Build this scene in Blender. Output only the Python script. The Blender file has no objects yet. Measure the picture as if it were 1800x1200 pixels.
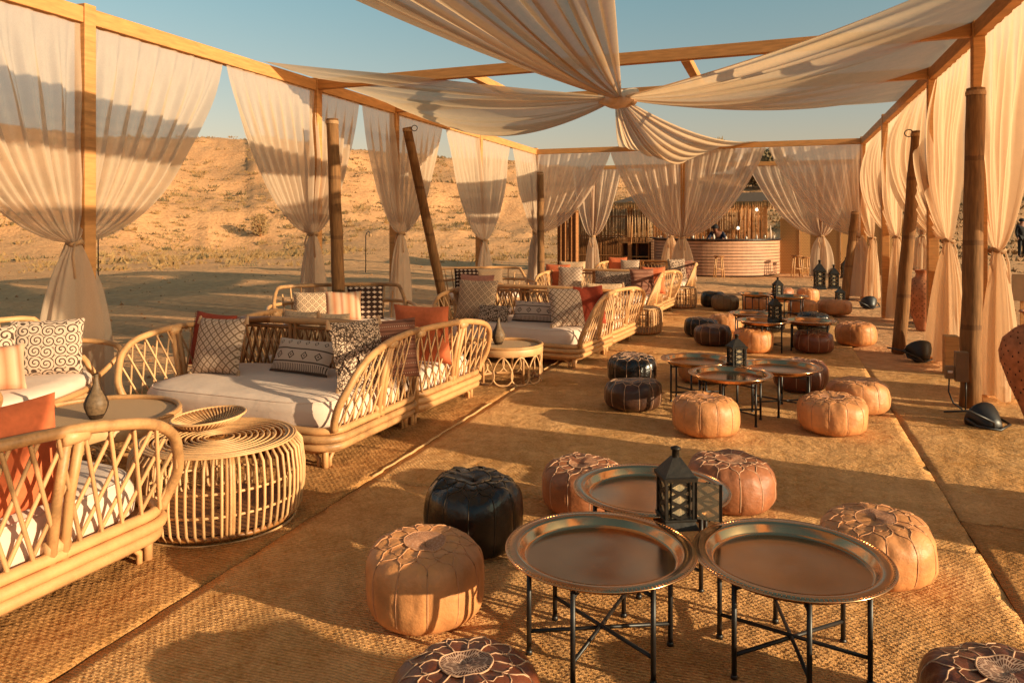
import bpy, math, random
from mathutils import Vector, Matrix, noise
random.seed(7)
S = bpy.context.scene
C = S.collection
PI = math.pi; R = math.radians
# ------------------------------------------------------------------ camera
cam = bpy.data.objects.new('camera', bpy.data.cameras.new('camera')); C.objects.link(cam)
cam.location = (0, 0, 1.62); cam.rotation_euler = (R(90), 0, R(19.045))
cam.data.sensor_width = 36; cam.data.lens = 26.94; cam.data.shift_y = -0.1139
cam.data.clip_start = .05; cam.data.clip_end = 3000
S.camera = cam
# ------------------------------------------------------------------ light
SUN_EL, SUN_AZ = R(13), R(-9)           # azimuth measured from +X towards +Y
W = bpy.data.worlds.new('World'); S.world = W; W.use_nodes = True
wn = W.node_tree; bg = wn.nodes['Background']
sky = wn.nodes.new('ShaderNodeTexSky'); sky.sky_type = 'NISHITA'; sky.sun_disc = False
sky.sun_elevation = SUN_EL; sky.sun_rotation = PI / 2 - SUN_AZ
sky.air_density = 1.0; sky.dust_density = 1.3; sky.ozone_density = 1.0
tint = wn.nodes.new('ShaderNodeMix'); tint.data_type = 'RGBA'; tint.blend_type = 'MULTIPLY'; tint.inputs[0].default_value = 1
gc = wn.nodes.new('ShaderNodeTexCoord'); gs = wn.nodes.new('ShaderNodeSeparateXYZ'); gr = wn.nodes.new('ShaderNodeValToRGB')
wn.links.new(gc.outputs['Generated'], gs.inputs[0]); wn.links.new(gs.outputs[2], gr.inputs[0]); wn.links.new(gr.outputs[0], tint.inputs[7])
gr.color_ramp.elements[0].position = .10; gr.color_ramp.elements[0].color = (.98, .70, .56, 1)
gr.color_ramp.elements[1].position = .36; gr.color_ramp.elements[1].color = (.70, .92, .76, 1)
wn.links.new(sky.outputs[0], tint.inputs[6]); wn.links.new(tint.outputs[2], bg.inputs[0])
bg.inputs[1].default_value = .115
sun = bpy.data.objects.new('sun', bpy.data.lights.new('sun', 'SUN')); C.objects.link(sun)
sun.data.energy = 5.0; sun.data.angle = R(.6); sun.data.color = (1, .82, .53)
sd = Vector((math.cos(SUN_EL) * math.cos(SUN_AZ), math.cos(SUN_EL) * math.sin(SUN_AZ), math.sin(SUN_EL)))
sun.rotation_euler = sd.to_track_quat('Z', 'Y').to_euler()
vs = S.view_settings; vs.view_transform = 'Standard'; vs.look = 'None'; vs.gamma = 1; vs.use_curve_mapping = False
vs.exposure = .75
# ------------------------------------------------------------------ node helpers
class N:
    def __init__(s, nt, sock): s.nt = nt; s.k = sock
    def op(s, o, *a):
        n = s.nt.nodes.new('ShaderNodeMath'); n.operation = o
        for i, v in enumerate((s,) + a):
            if isinstance(v, N): s.nt.links.new(v.k, n.inputs[i])
            else: n.inputs[i].default_value = v
        return N(s.nt, n.outputs[0])
    def __add__(s, b): return s.op('ADD', b)
    def __sub__(s, b): return s.op('SUBTRACT', b)
    def __mul__(s, b): return s.op('MULTIPLY', b)
    def fr(s): return s.op('FRACT')
    def ab(s): return s.op('ABSOLUTE')
    def lt(s, b): return s.op('LESS_THAN', b)
    def gt(s, b): return s.op('GREATER_THAN', b)
    def mx(s, b): return s.op('MAXIMUM', b)
    def mn(s, b): return s.op('MINIMUM', b)
def tricell(a): return (a.fr() - .5).ab()          # 0 in the middle of a cell, .5 at its edge
GW, BW = .83, .76      # the photograph's warm cast in the colours themselves
class Mat:
    def __init__(s, name, rough=.8, metal=0, spec=.3):
        s.m = bpy.data.materials.new(name); s.m.use_nodes = True; s.nt = s.m.node_tree
        s.b = s.nt.nodes['Principled BSDF']; s.out = s.nt.nodes['Material Output']
        s.b.inputs['Roughness'].default_value = rough; s.b.inputs['Metallic'].default_value = metal
        s.b.inputs['Specular IOR Level'].default_value = spec
    def n(s, t, **k):
        x = s.nt.nodes.new('ShaderNode' + t)
        for a, b in k.items(): setattr(x, a, b)
        return x
    def link(s, a, b): s.nt.links.new(a.k if isinstance(a, N) else a, b)
    def coord(s, kind='Object', scale=(1, 1, 1)):
        t = s.n('TexCoord'); mp = s.n('Mapping'); mp.inputs['Scale'].default_value = scale
        s.link(t.outputs[kind], mp.inputs[0]); return mp.outputs[0]
    def xyz(s, co):
        q = s.n('SeparateXYZ'); s.link(co, q.inputs[0]); return [N(s.nt, q.outputs[i]) for i in range(3)]
    def noise(s, co, sc, det=4, rough=.55):
        x = s.n('TexNoise'); x.inputs['Scale'].default_value = sc; x.inputs['Detail'].default_value = det
        x.inputs['Roughness'].default_value = rough; s.link(co, x.inputs['Vector']); return N(s.nt, x.outputs[0])
    def ramp(s, f, stops):
        r = s.n('ValToRGB'); e = r.color_ramp.elements
        while len(e) < len(stops): e.new(.5)
        for i, (p, c) in enumerate(stops): e[i].position = p; e[i].color = (c[0], c[1] * GW, c[2] * BW, 1)
        s.link(f, r.inputs[0]); return r.outputs[0]
    def mix(s, f, a, b, blend='MIX'):
        x = s.n('Mix', data_type='RGBA', blend_type=blend)
        for v, i in ((f, 0), (a, 6), (b, 7)):
            if isinstance(v, (int, float)): x.inputs[i].default_value = v
            elif isinstance(v, tuple): x.inputs[i].default_value = (v[0], v[1] * GW, v[2] * BW, 1)
            else: s.link(v, x.inputs[i])
        return x.outputs[2]
    def col(s, c):
        if isinstance(c, tuple): s.b.inputs['Base Color'].default_value = (*c, 1)
        else: s.link(c, s.b.inputs['Base Color'])
    def bump(s, h, strength=.3, dist=.01):
        b = s.n('Bump'); b.inputs['Strength'].default_value = strength; b.inputs['Distance'].default_value = dist
        s.link(h, b.inputs['Height']); s.link(b.outputs[0], s.b.inputs['Normal'])
    def rnd(s):
        return N(s.nt, s.n('ObjectInfo').outputs['Random'])
def simple(name, c, var=.25, sc=20, rough=.8, metal=0, bump=.2, dist=.004, spec=.3, stretch=(1, 1, 1), det=5):
    m = Mat(name, rough, metal, spec); co = m.coord(scale=stretch); f = m.noise(co, sc, det)
    lo = tuple(x * (1 - var) for x in c); hi = tuple(min(1, x * (1 + var)) for x in c)
    m.col(m.ramp(f, [(.3, lo), (.7, hi)]))
    if bump: m.bump(f, bump, dist)
    return m.m
M = {}
# sand
m = Mat('sand', .95, spec=.1); co = m.coord()
big = m.noise(co, .35, 5); fine = m.noise(co, 6, 8, .65); grit = m.noise(co, 90, 3)
c1 = m.ramp(big, [(.3, (.53, .305, .145)), (.7, (.67, .41, .205))])
c2 = m.mix(.55, c1, m.ramp(fine, [(.35, (.43, .225, .10)), (.62, (.71, .445, .225))]))
m.col(c2); m.bump(fine * 1.0 + grit * .06 + m.noise(co, 1.6, 4) * 1.5, .9, .075); M['sand'] = m.m
# rugs
def rugmat(name, a, b, sy):
    m = Mat(name, .95, spec=.1); co = m.coord(); x, y, z = m.xyz(co)
    wob = m.noise(co, 3, 3); rows = tricell(y * sy + wob * .9); knots = tricell(x * (sy * .55) + (y * sy).op('FLOOR') * .5)
    weave = (rows * 1.2 + knots * .8)
    big = m.noise(co, 1.1, 5, .6); mid = m.noise(co, 9, 6, .7); tiny = m.noise(co, 120, 2)
    grain = m.noise(co, 55, 3, .7)
    col = m.ramp(big * .32 + mid * .28 + grain * .26 + tiny * .14, [(.38, a), (.60, b)])
    col = m.mix(rows.gt(.40) * .45, col, tuple(q * .45 for q in a))
    m.col(col)
    m.bump(weave * -.8 + tiny * .5 + grain * .7 + mid * 2.2 + m.noise(co, 4.5, 3) * 3.5 + big * 3, .9, .016); return m.m
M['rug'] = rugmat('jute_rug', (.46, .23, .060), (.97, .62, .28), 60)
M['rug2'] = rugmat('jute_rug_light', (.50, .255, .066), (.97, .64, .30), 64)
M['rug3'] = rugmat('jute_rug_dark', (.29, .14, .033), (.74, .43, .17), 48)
M['edge'] = simple('rug_edge_lit', (.50, .33, .15), .2, 40)  # tone of the sunlit rug edge line
# rattan
def rattanmat(name, c):
    m = Mat(name, .5, spec=.4); co = m.coord(); f = m.noise(co, 9, 5); g = m.noise(m.coord(scale=(1, 1, 1)), 70, 3); r = m.rnd()
    v = f * .55 + g * .2 + r * .25; m.col(m.ramp(v, [(.30, tuple(q * .55 for q in c)), (.42, tuple(q * .9 for q in c)), (.66, tuple(q * 1.22 for q in c))])); m.bump(g + f, .25, .004)
    rr = f * .3 + .35; m.link(rr, m.b.inputs['Roughness']); return m.m
M['rattan_old'] = simple('rattan', (.47, .235, .075), .22, 9, .45, spec=.4, bump=.15)
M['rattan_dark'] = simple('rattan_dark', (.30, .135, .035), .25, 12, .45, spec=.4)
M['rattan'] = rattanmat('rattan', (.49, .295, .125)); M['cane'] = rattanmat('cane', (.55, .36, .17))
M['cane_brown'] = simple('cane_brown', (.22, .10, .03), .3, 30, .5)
m = Mat('cane_web', .6); co = m.coord(); x, y, z = m.xyz(co)
hole = (tricell(x * 90).lt(.22)) * (tricell(y * 90).lt(.22))
m.col(m.mix(hole * .8, (.50, .36, .20), (.12, .06, .02))); m.bump(hole, .3, -.003); M['web'] = m.m
# fabric
M['cushion'] = simple('cushion_canvas', (.66, .58, .49), .06, 5, .9, bump=.4, dist=.02, det=5)
def sheer(name, c, tr, trans=.5):
    m = Mat(name); m.nt.nodes.remove(m.b); co = m.coord(scale=(1, 1, .4))
    f = m.noise(co, 14, 4); th = m.noise(m.coord(scale=(40, 40, 6)), 12, 2)
    d = m.n('BsdfDiffuse'); t = m.n('BsdfTranslucent'); mx = m.n('MixShader'); tp = m.n('BsdfTransparent'); m2 = m.n('MixShader')
    cc = m.ramp(f, [(.3, tuple(q * .93 for q in c)), (.7, c)])
    m.link(cc, d.inputs[0]); m.link(cc, t.inputs[0]); mx.inputs[0].default_value = trans
    m.link(d.outputs[0], mx.inputs[1]); m.link(t.outputs[0], mx.inputs[2])
    m.link(th * .3 + (tr - .15), m2.inputs[0]); m.link(mx.outputs[0], m2.inputs[1]); m.link(tp.outputs[0], m2.inputs[2])
    m.link(m2.outputs[0], m.out.inputs[0]); return m.m
M['sheer'] = sheer('sheer_cream', (.72, .64, .49), .26, .55)
M['sheer_thin'] = sheer('sheer_thin', (.74, .64, .49), .20, .55)
M['drape'] = sheer('drape_cream', (.74, .61, .40), .08, .6)
M['sheer_dense'] = sheer('sheer_dense', (.75, .62, .42), .20, .6)
# wood
M['beam'] = simple('beam_wood', (.46, .25, .085), .2, 5, .7, stretch=(1, 1, 8), bump=.2)
m = Mat('pole_wood', .8); co = m.coord(); x, y, z = m.xyz(co)
f = m.noise(m.coord(scale=(9, 9, 1)), 5, 6); ringd = tricell(z * 1.35 + f * .05).gt(.47)
m.col(m.mix(ringd * .5, m.ramp(f, [(.3, (.12, .062, .020)), (.7, (.26, .14, .048))]), (.07, .03, .01)))
m.bump(f - ringd * .5, .4, .01); M['pole'] = m.m
M['hut'] = simple('hut_wood', (.30, .14, .045), .35, 6, .8, stretch=(1, 1, 6))
M['reed'] = simple('reed', (.26, .125, .04), .4, 9, .8, stretch=(3, 3, .6))
M['reed_orange'] = simple('reed_orange', (.42, .18, .05), .35, 9, .8, stretch=(3, 3, .6))
M['slat'] = simple('bar_slat', (.46, .28, .17), .12, 5, .6)
M['dark_gap'] = simple('dark_panel', (.055, .03, .02), .3, 5, .8)
M['countertop'] = simple('countertop', (.03, .02, .015), .3, 5, .35)
m = Mat('perforated_screen', .8); co = m.coord(); x, y, z = m.xyz(co)
h = (tricell(x * 20 + (z * 20).op('FLOOR') * .5).lt(.2)) * (tricell(z * 20).lt(.26))
m.col(m.mix(h, (.42, .25, .09), (.09, .045, .015))); M['screen'] = m.m
# leather
def leather(name, c, rough=.52):
    m = Mat(name, rough, spec=.5); co = m.coord(); f = m.noise(co, 9, 6, .6); g = m.noise(co, 45, 4)
    m.col(m.ramp(f, [(.28, tuple(q * .72 for q in c)), (.72, tuple(min(1, q * 1.25) for q in c))]))
    m.bump(f * 1.0 + g * .35 + m.noise(co, 16, 5, .7) * .8, .45, .012); return m.m
M['l_tan'] = leather('leather_tan', (.55, .27, .10)); M['l_orange'] = leather('leather_orange', (.50, .225, .07))
M['l_brown'] = leather('leather_brown', (.15, .045, .018), .35); M['l_red'] = leather('leather_redbrown', (.31, .125, .050))
M['l_black'] = leather('leather_black', (.012, .010, .009), .22); M['l_choc'] = leather('leather_chocolate', (.055, .024, .012), .35)
M['l_olive'] = leather('leather_olive', (.13, .09, .04))
M['thread'] = simple('stitch_thread', (.54, .36, .23), .15, 60)
M['thread_tan'] = simple('stitch_tan', (.52, .29, .15), .15, 60); M['thread_dark'] = simple('stitch_dark', (.05, .035, .02), .15, 60)
m = Mat('medallion', .7); co = m.coord(); x, y, z = m.xyz(co); r_ = (x * x + y * y).op('SQRT'); a_ = y.op('ARCTAN2', x)
p_ = tricell(a_ * (24 / PI) + r_ * 30).lt(.2) + tricell(r_ * 38 + (a_ * 8).op('SINE') * .25).lt(.14)
m.col(m.mix(p_.mn(1.0) * .8, (.10, .035, .015), (.62, .45, .33))); M['medal_brown'] = m.m
m = Mat('medallion_tan', .7); co = m.coord(); x, y, z = m.xyz(co); r_ = (x * x + y * y).op('SQRT'); a_ = y.op('ARCTAN2', x)
p_ = tricell(a_ * (20 / PI) + r_ * 40).lt(.16) + tricell(r_ * 42 + (a_ * 10).op('SINE') * .3).lt(.12)
m.col(m.mix(p_.mn(1.0) * .55, (.36, .17, .08), (.58, .38, .26))); m.bump(p_, .4, .003); M['medal_tan'] = m.m
# metals and other
m = Mat('tray_bronze', .2, 1.0); co = m.coord(); f = m.noise(co, 3, 3); g = m.noise(co, 30, 5)
m.col(m.ramp(f, [(.3, (.54, .34, .17)), (.7, (.68, .47, .27))])); rr = (g * .10 + f * .10 + .08); m.link(rr, m.b.inputs['Roughness'])
m.bump(f, .04, .01); M['bronze'] = m.m
M['iron'] = simple('black_iron', (.012, .010, .009), .3, 30, .45, spec=.5)
M['lantern'] = simple('lantern_metal', (.012, .010, .007), .5, 40, .5, spec=.3, bump=.4)
m = Mat('lantern_glass', .15, spec=.5); m.b.inputs['Base Color'].default_value = (.75, .62, .42, 1); m.b.inputs['Transmission Weight'].default_value = .75
m.bump(m.noise(m.coord(), 60, 3), .5, .004); M['glass'] = m.m
M['terra'] = simple('terracotta', (.40, .17, .075), .3, 14, .8)
M['hole'] = simple('hole_dark', (.03, .012, .006), .2, 5)
M['white'] = simple('white_plastic', (.65, .60, .52), .1, 5)
M['boxgrey'] = simple('electric_box', (.22, .14, .07), .12, 8, .6)
M['rope'] = simple('rope', (.34, .22, .11), .3, 60)
m = Mat('vase_glaze', .55, spec=.25); co = m.coord(); x, y, z = m.xyz(co)
m.col(m.ramp(m.noise(co, 50, 4), [(.35, (.014, .009, .006)), (.7, (.06, .038, .02))])); m.bump(m.noise(co, 70, 3), .5, .004); M['vase'] = m.m
M['vase_light'] = simple('vase_light', (.14, .10, .055), .35, 50, .55, spec=.3)
M['shirt'] = simple('navy_cloth', (.02, .025, .05), .2, 20); M['skin'] = simple('skin', (.18, .08, .045), .1, 20, .6); M['blackcloth'] = simple('black_cloth', (.012, .011, .012), .2, 20)
M['shrub'] = simple('shrub_green', (.13, .105, .05), .5, 3); M['shrub_dry'] = simple('shrub_dry', (.26, .18, .075), .35, 3)
M['thatch'] = simple('thatch', (.30, .17, .06), .4, 25, stretch=(1, 1, 5)); M['thatch_dark'] = simple('thatch_dark', (.11, .07, .035), .5, 14)
M['bulb'] = Mat('bulb').m; _b = M['bulb'].node_tree.nodes['Principled BSDF']; _b.inputs['Emission Color'].default_value = (1, .85, .6, 1); _b.inputs['Emission Strength'].default_value = 1.2
# pillow fabrics: patterns live in the pillow's own x,z
def pil(name, fn, bumpf=True):
    m = Mat(name, .9, spec=.15); co = m.coord(); x, y, z = m.xyz(co); n1 = m.noise(co, 120, 2)
    wx = m.noise(co, 6, 2); x2 = x + (wx - .5) * .012; z2 = z + (wx - .5) * -.012
    c = fn(m, x2, z2, co); m.col(c); m.bump(n1, .35, .004); M[name] = m.m
CR = (.50, .42, .33); DK = (.045, .028, .02)
def f_lattice(m, x, z, co):
    a = tricell((x + z) * 15); b = tricell((x - z) * 15); k = a.gt(.40).mx(b.gt(.40)); s = (a.lt(.08)) * (b.lt(.08))
    return m.mix(k.mx(s) * .85, CR, (.13, .085, .045))
pil('p_lattice', f_lattice)
def f_scroll(m, x, z, co):
    v = m.n('TexVoronoi'); v.inputs['Scale'].default_value = 12; v.inputs['Randomness'].default_value = .3; m.link(co, v.inputs['Vector'])
    d = N(m.nt, v.outputs['Distance']); sb = m.n('VectorMath', operation='SUBTRACT'); m.link(co, sb.inputs[0]); mp = m.n('VectorMath', operation='SCALE'); mp.inputs['Scale'].default_value = 1; m.link(v.outputs['Position'], mp.inputs[0]); m.link(mp.outputs[0], sb.inputs[1])
    lx, ly, lz = m.xyz(sb.outputs[0]); an = lz.op('ARCTAN2', lx) * (1 / (2 * PI)); a = (d * 3.4 + an).fr().lt(.36) * d.gt(.06)
    edge = (tricell(x * 5.5 + .1) * tricell(z * 5.5)).gt(.19)
    return m.mix(a * .95, CR, DK)
pil('p_scroll', f_scroll)
def f_ikat(m, x, z, co):
    d = tricell(x * 14) * .75 + tricell(z * 17); return m.mix(d.lt(.30) * .95, (.035, .02, .015), CR)
pil('p_ikat', f_ikat)
def f_maze(m, x, z, co):
    v = m.n('TexVoronoi', feature='DISTANCE_TO_EDGE'); v.inputs['Scale'].default_value = 52; m.link(co, v.inputs['Vector'])
    d = N(m.nt, v.outputs['Distance']); g = m.noise(co, 55, 1)
    return m.mix((d.lt(.10)).mx(g.gt(.56)) * .95, (.60, .50, .38), DK)
pil('p_maze', f_maze)
def f_net(m, x, z, co):
    a = tricell((x + z) * 11); b = tricell((x - z) * 11); q = (a + b); k = (a.mx(b) * 4).fr().lt(.42)
    return m.mix(k * .85, (.54, .42, .28), (.05, .03, .018))
pil('p_net', f_net)
def f_lumbar(m, x, z, co):
    bands = ((z - .085).ab().lt(.006)).mx((z - .19).ab().lt(.006)).mx((z.lt(.07)) * tricell(x * 55).lt(.2)).mx((z.lt(.02)))
    dm = tricell(x * 7.5) * .13 + (z - .137).ab(); ring = (dm.lt(.034)) * (dm.gt(.022)); dot = dm.lt(.009)
    d2 = tricell(x * 11) * .09 + (z - .245).ab(); r2 = (d2.lt(.02)) * (d2.gt(.012))
    return m.mix(bands.mx(ring).mx(dot).mx(r2) * .9, (.56, .48, .39), (.06, .04, .03))
pil('p_lumbar', f_lumbar)
def f_stripe(m, x, z, co):
    w = tricell(x * 6 + z * .4); r1 = m.ramp(w, [(0, (.42, .19, .10)), (.2, (.48, .34, .21)), (.33, (.50, .40, .28)), (.5, (.38, .18, .10))])
    return r1
pil('p_stripe', f_stripe)
def f_brown(m, x, z, co):
    w = tricell(z * 14); dots = (tricell(x * 60).lt(.22)) * (w.lt(.06))
    return m.mix(dots * .8, m.ramp(w, [(0, (.16, .07, .05)), (.3, (.24, .12, .08)), (.5, (.10, .045, .03))]), (.55, .42, .30))
pil('p_brown', f_brown)
def f_pale(m, x, z, co):
    a = tricell((x + z) * 20); b = tricell((x - z) * 20)
    return m.mix((a * b).gt(.14) * .5, (.54, .42, .27), (.24, .16, .08))
pil('p_pale', f_pale)
M['p_red'] = simple('p_red', (.30, .05, .02), .15, 30, .85); M['p_orange'] = simple('p_orange', (.55, .155, .06), .12, 30, .85)
M['p_pink'] = simple('p_pink', (.50, .25, .17), .15, 30, .85)
# ------------------------------------------------------------------ mesh builder
class MB:
    def __init__(s): s.v = []; s.f = []
    def add(s, v, f):
        o = len(s.v); s.v += [tuple(q) for q in v]; s.f += [tuple(i + o for i in q) for q in f]; return s
    def box(s, a, b, rot=None, at=None):
        vs_ = [Vector((x, y, z)) for z in (a[2], b[2]) for y in (a[1], b[1]) for x in (a[0], b[0])]
        if rot is not None: vs_ = [rot @ q for q in vs_]
        if at is not None: vs_ = [q + Vector(at) for q in vs_]
        return s.add(vs_, [(0, 2, 3, 1), (4, 5, 7, 6), (0, 1, 5, 4), (2, 6, 7, 3), (0, 4, 6, 2), (1, 3, 7, 5)])
    def beam(s, p, q, w, h):
        p = Vector(p); q = Vector(q); d = (q - p).normalized(); up = Vector((0, 0, 1)) if abs(d.z) < .9 else Vector((0, 1, 0))
        sx = d.cross(up).normalized(); sz = sx.cross(d).normalized(); vv = []
        for e in (p, q):
            for a, b in ((-1, -1), (1, -1), (1, 1), (-1, 1)): vv.append(e + sx * a * w / 2 + sz * b * h / 2)
        return s.add(vv, [(0, 1, 2, 3), (7, 6, 5, 4), (0, 4, 5, 1), (1, 5, 6, 2), (2, 6, 7, 3), (3, 7, 4, 0)])
    def tube(s, pts, r, n=6, closed=False, cap=True):
        pts = [Vector(p) for p in pts]; L = len(pts); rr = r if isinstance(r, (list, tuple)) else [r] * L
        vv = []; ff = []; prev = None
        for i, p in enumerate(pts):
            if closed: d = pts[(i + 1) % L] - pts[i - 1]
            else: d = pts[min(i + 1, L - 1)] - pts[max(i - 1, 0)]
            d.normalize()
            if prev is None: u = d.orthogonal().normalized()
            else: u = (prev - d * prev.dot(d)); u = u.normalized() if u.length > 1e-6 else d.orthogonal().normalized()
            prev = u; w = d.cross(u)
            for k in range(n):
                a = 2 * PI * k / n; vv.append(p + (u * math.cos(a) + w * math.sin(a)) * rr[i])
        for i in range(L if closed else L - 1):
            j = (i + 1) % L
            for k in range(n):
                k2 = (k + 1) % n; ff.append((i * n + k, i * n + k2, j * n + k2, j * n + k))
        if cap and not closed: ff.append(tuple(range(n - 1, -1, -1))); ff.append(tuple((L - 1) * n + k for k in range(n)))
        return s.add(vv, ff)
    def lathe(s, prof, seg=32, c=(0, 0, 0), fn=None, cap=False):
        vv = []; ff = []
        for j, (r, z) in enumerate(prof):
            for k in range(seg):
                a = 2 * PI * k / seg; q = r; zz = z
                if fn: q, zz = fn(r, z, a, j)
                vv.append((c[0] + q * math.cos(a), c[1] + q * math.sin(a), c[2] + zz))
        for j in range(len(prof) - 1):
            for k in range(seg):
                k2 = (k + 1) % seg; ff.append((j * seg + k, j * seg + k2, (j + 1) * seg + k2, (j + 1) * seg + k))
        if cap: ff.append(tuple(range(seg - 1, -1, -1))); ff.append(tuple((len(prof) - 1) * seg + k for k in range(seg)))
        return s.add(vv, ff)
    def grid(s, fn, nu, nv):
        vv = [fn(i / nu, j / nv) for j in range(nv + 1) for i in range(nu + 1)]
        ff = [(j * (nu + 1) + i, j * (nu + 1) + i + 1, (j + 1) * (nu + 1) + i + 1, (j + 1) * (nu + 1) + i) for j in range(nv) for i in range(nu)]
        return s.add(vv, ff)
    def mesh(s, name, mat, smooth=True):
        me = bpy.data.meshes.new(name); me.from_pydata(s.v, [], s.f); me.materials.append(mat)
        if smooth: me.polygons.foreach_set('use_smooth', [True] * len(me.polygons))
        return me
    def build(s, name, mat, parent=None, smooth=True, bevel=0):
        return link(name, s.mesh(name, mat, smooth), parent, bevel)
def link(name, me, parent=None, bevel=0):
    o = bpy.data.objects.new(name, me); C.objects.link(o)
    if parent: o.parent = parent
    if bevel:
        b = o.modifiers.new('b', 'BEVEL'); b.width = bevel; b.segments = 2; b.limit_method = 'ANGLE'
    return o
def tag(o, label=None, cat=None, group=None, kind=None):
    for k, v in (('label', label), ('category', cat), ('group', group), ('kind', kind)):
        if v: o[k] = v
    return o
def thing(name, label, cat, loc=(0, 0, 0), rz=0, group=None):
    o = bpy.data.objects.new(name, None); C.objects.link(o); o.location = loc; o.rotation_euler = (0, 0, rz); o.empty_display_size = .1
    return tag(o, label, cat, group)
def copy_tree(o, loc, rz, label, group=None, mats=None, scale=None):
    def rec(s, par):
        c = s.copy(); C.objects.link(c); c.parent = par
        if mats and s.get('slot') in mats:
            c.material_slots[0].link = 'OBJECT'; c.material_slots[0].material = mats[s['slot']]
        for ch in list(s.children): rec(ch, c)
        return c
    r = rec(o, None); r.location = loc
    e = list(o.rotation_euler); e[2] = rz; r.rotation_euler = e
    if scale: r.scale = scale
    r['label'] = label
    if group: r['group'] = group
    return r
def cr(P, n=5):
    P = [Vector(p) for p in P]; out = []
    for i in range(len(P) - 1):
        a0, a1, a2, a3 = P[max(i - 1, 0)], P[i], P[i + 1], P[min(i + 2, len(P) - 1)]
        for k in range(n): q = k / n; out.append(.5 * (2 * a1 + (a2 - a0) * q + (2 * a0 - 5 * a1 + 4 * a2 - a3) * q * q + (3 * a1 - a0 - 3 * a2 + a3) * q ** 3))
    return out + [P[-1]]
def arcpts(fn, n): return [fn(i / n) for i in range(n + 1)]
unit_me = {}
def stick(name, p, q, r, mat, parent, n=6):
    """a straight cane as its own object, sharing one unit mesh per material"""
    k = (mat.name, n)
    if k not in unit_me: unit_me[k] = MB().tube([(0, 0, 0), (0, 0, 1)], 1, n).mesh(name, mat)
    p = Vector(p); q = Vector(q); o = bpy.data.objects.new(name, unit_me[k]); C.objects.link(o); o.parent = parent
    o.location = p; o.rotation_mode = 'QUATERNION'; o.rotation_quaternion = (q - p).to_track_quat('Z', 'Y'); o.scale = (r, r, (q - p).length)
    return o

# ------------------------------------------------------------------ ground
def sst(a, b, x): t = max(0, min(1, (x - a) / (b - a))); return t * t * (3 - 2 * t)
def ground_h(x, y):
    r = math.hypot(x, y); ang = math.degrees(math.atan2(x, y))   # 0 straight along +Y, negative to the left
    far = sst(22, 40, r)
    inside = (1 - sst(0, 3, max(0, x - 1.9, -6.4 - x, y - 19)))   # 1 on the rugs
    n1 = noise.noise((x * .35, y * .35, 0)); n2 = noise.noise((x * 1.6, y * 1.6, 5)); n3 = noise.noise((x * .09, y * .09, 9))
    n4 = noise.noise((x * .8, y * 1.1, 6))
    h = (n1 * .05 + n2 * .02 + n4 * .035 * sst(0, 6, r - 6)) * (1 - inside) - .012 * inside
    h += (1 - inside) * n3 * .10 * sst(8, 25, r)
    el = .105 + .004 * math.sin(ang * .2) if ang < -38 else .105 - (ang + 38) * .00125
    el = max(el, .064)
    if ang > 20: el = .066
    top = 84 * el + 1.2
    s = sst(36, 84, r + n3 * 7)
    h += top * s
    if r > 34:
        ledge = noise.noise((x * .16, y * .16, 3)); l2 = noise.noise((x * .45 + 7, y * .45, 3)); l3 = noise.noise((x * 1.1, y * 1.1, 1)); l5 = (1 - abs(noise.noise((r * .55, ang * .22, 4)) * 1.8)) ** 3
        h += sst(36, 50, r) * (ledge * .35 + l5 * .26 + l3 * .12) * (1 if r < 200 else 2)
    return h
angs = []
a = -180.0
while a < 180:
    angs.append(a); a += .28 if -66 < a < 34 else 3.0
rads = [0.4]
while rads[-1] < 1500: rads.append(rads[-1] * (1.016 if 28 < rads[-1] < 110 else 1.045) + .02)
vv = [(0, 0, ground_h(0, 0))]; ff = []
for r_ in rads:
    for a in angs:
        x = r_ * math.sin(R(a)); y = r_ * math.cos(R(a)); vv.append((x, y, ground_h(x, y)))
na = len(angs)
for k in range(na): ff.append((0, 1 + (k + 1) % na, 1 + k))
for j in range(len(rads) - 1):
    for k in range(na):
        k2 = (k + 1) % na; ff.append((1 + j * na + k, 1 + j * na + k2, 1 + (j + 1) * na + k2, 1 + (j + 1) * na + k))
tag(MB().add(vv, ff).build('ground', M['sand']), kind='structure')
# tussocks of desert grass: nobody could count them
mb = MB(); mbg = MB()
for i in range(8500):
    a = random.uniform(-66, 34); r_ = random.uniform(36, 92) if random.random() < .96 else random.uniform(30, 36)
    x = r_ * math.sin(R(a)); y = r_ * math.cos(R(a))
    if noise.noise((x * .10, y * .10, 2)) < -.10 and random.random() < .8: continue
    z = ground_h(x, y) - .03; s = random.uniform(.13, .34) * (1.6 if random.random() < .08 else 1); t = mbg if random.random() < .22 else mb
    tx, ty = math.cos(R(a)), -math.sin(R(a)); L_ = random.uniform(.6, 2.2)
    for k in range(10):
        o_ = random.uniform(-1, 1) * s * L_; px = x + tx * o_ + random.uniform(-.3, .3) * s; py = y + ty * o_ + random.uniform(-.3, .3) * s; w = s * random.uniform(.10, .25); b = random.uniform(0, 2 * PI)
        t.add([(px - tx * w, py - ty * w, z), (px + tx * w, py + ty * w, z), (px + math.cos(b) * s * .5, py + math.sin(b) * s * .5, z + s * random.uniform(.35, .9))], [(0, 1, 2)])
tag(mb.build('dry_grass_tufts', M['shrub_dry']), 'dry straw coloured grass tufts scattered over the sand dune', 'dry grass', kind='stuff')
tag(mbg.build('desert_scrub', M['shrub']), 'dark olive scrub tufts dotted over the sand dune', 'desert scrub', kind='stuff')
pb = MB()
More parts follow.
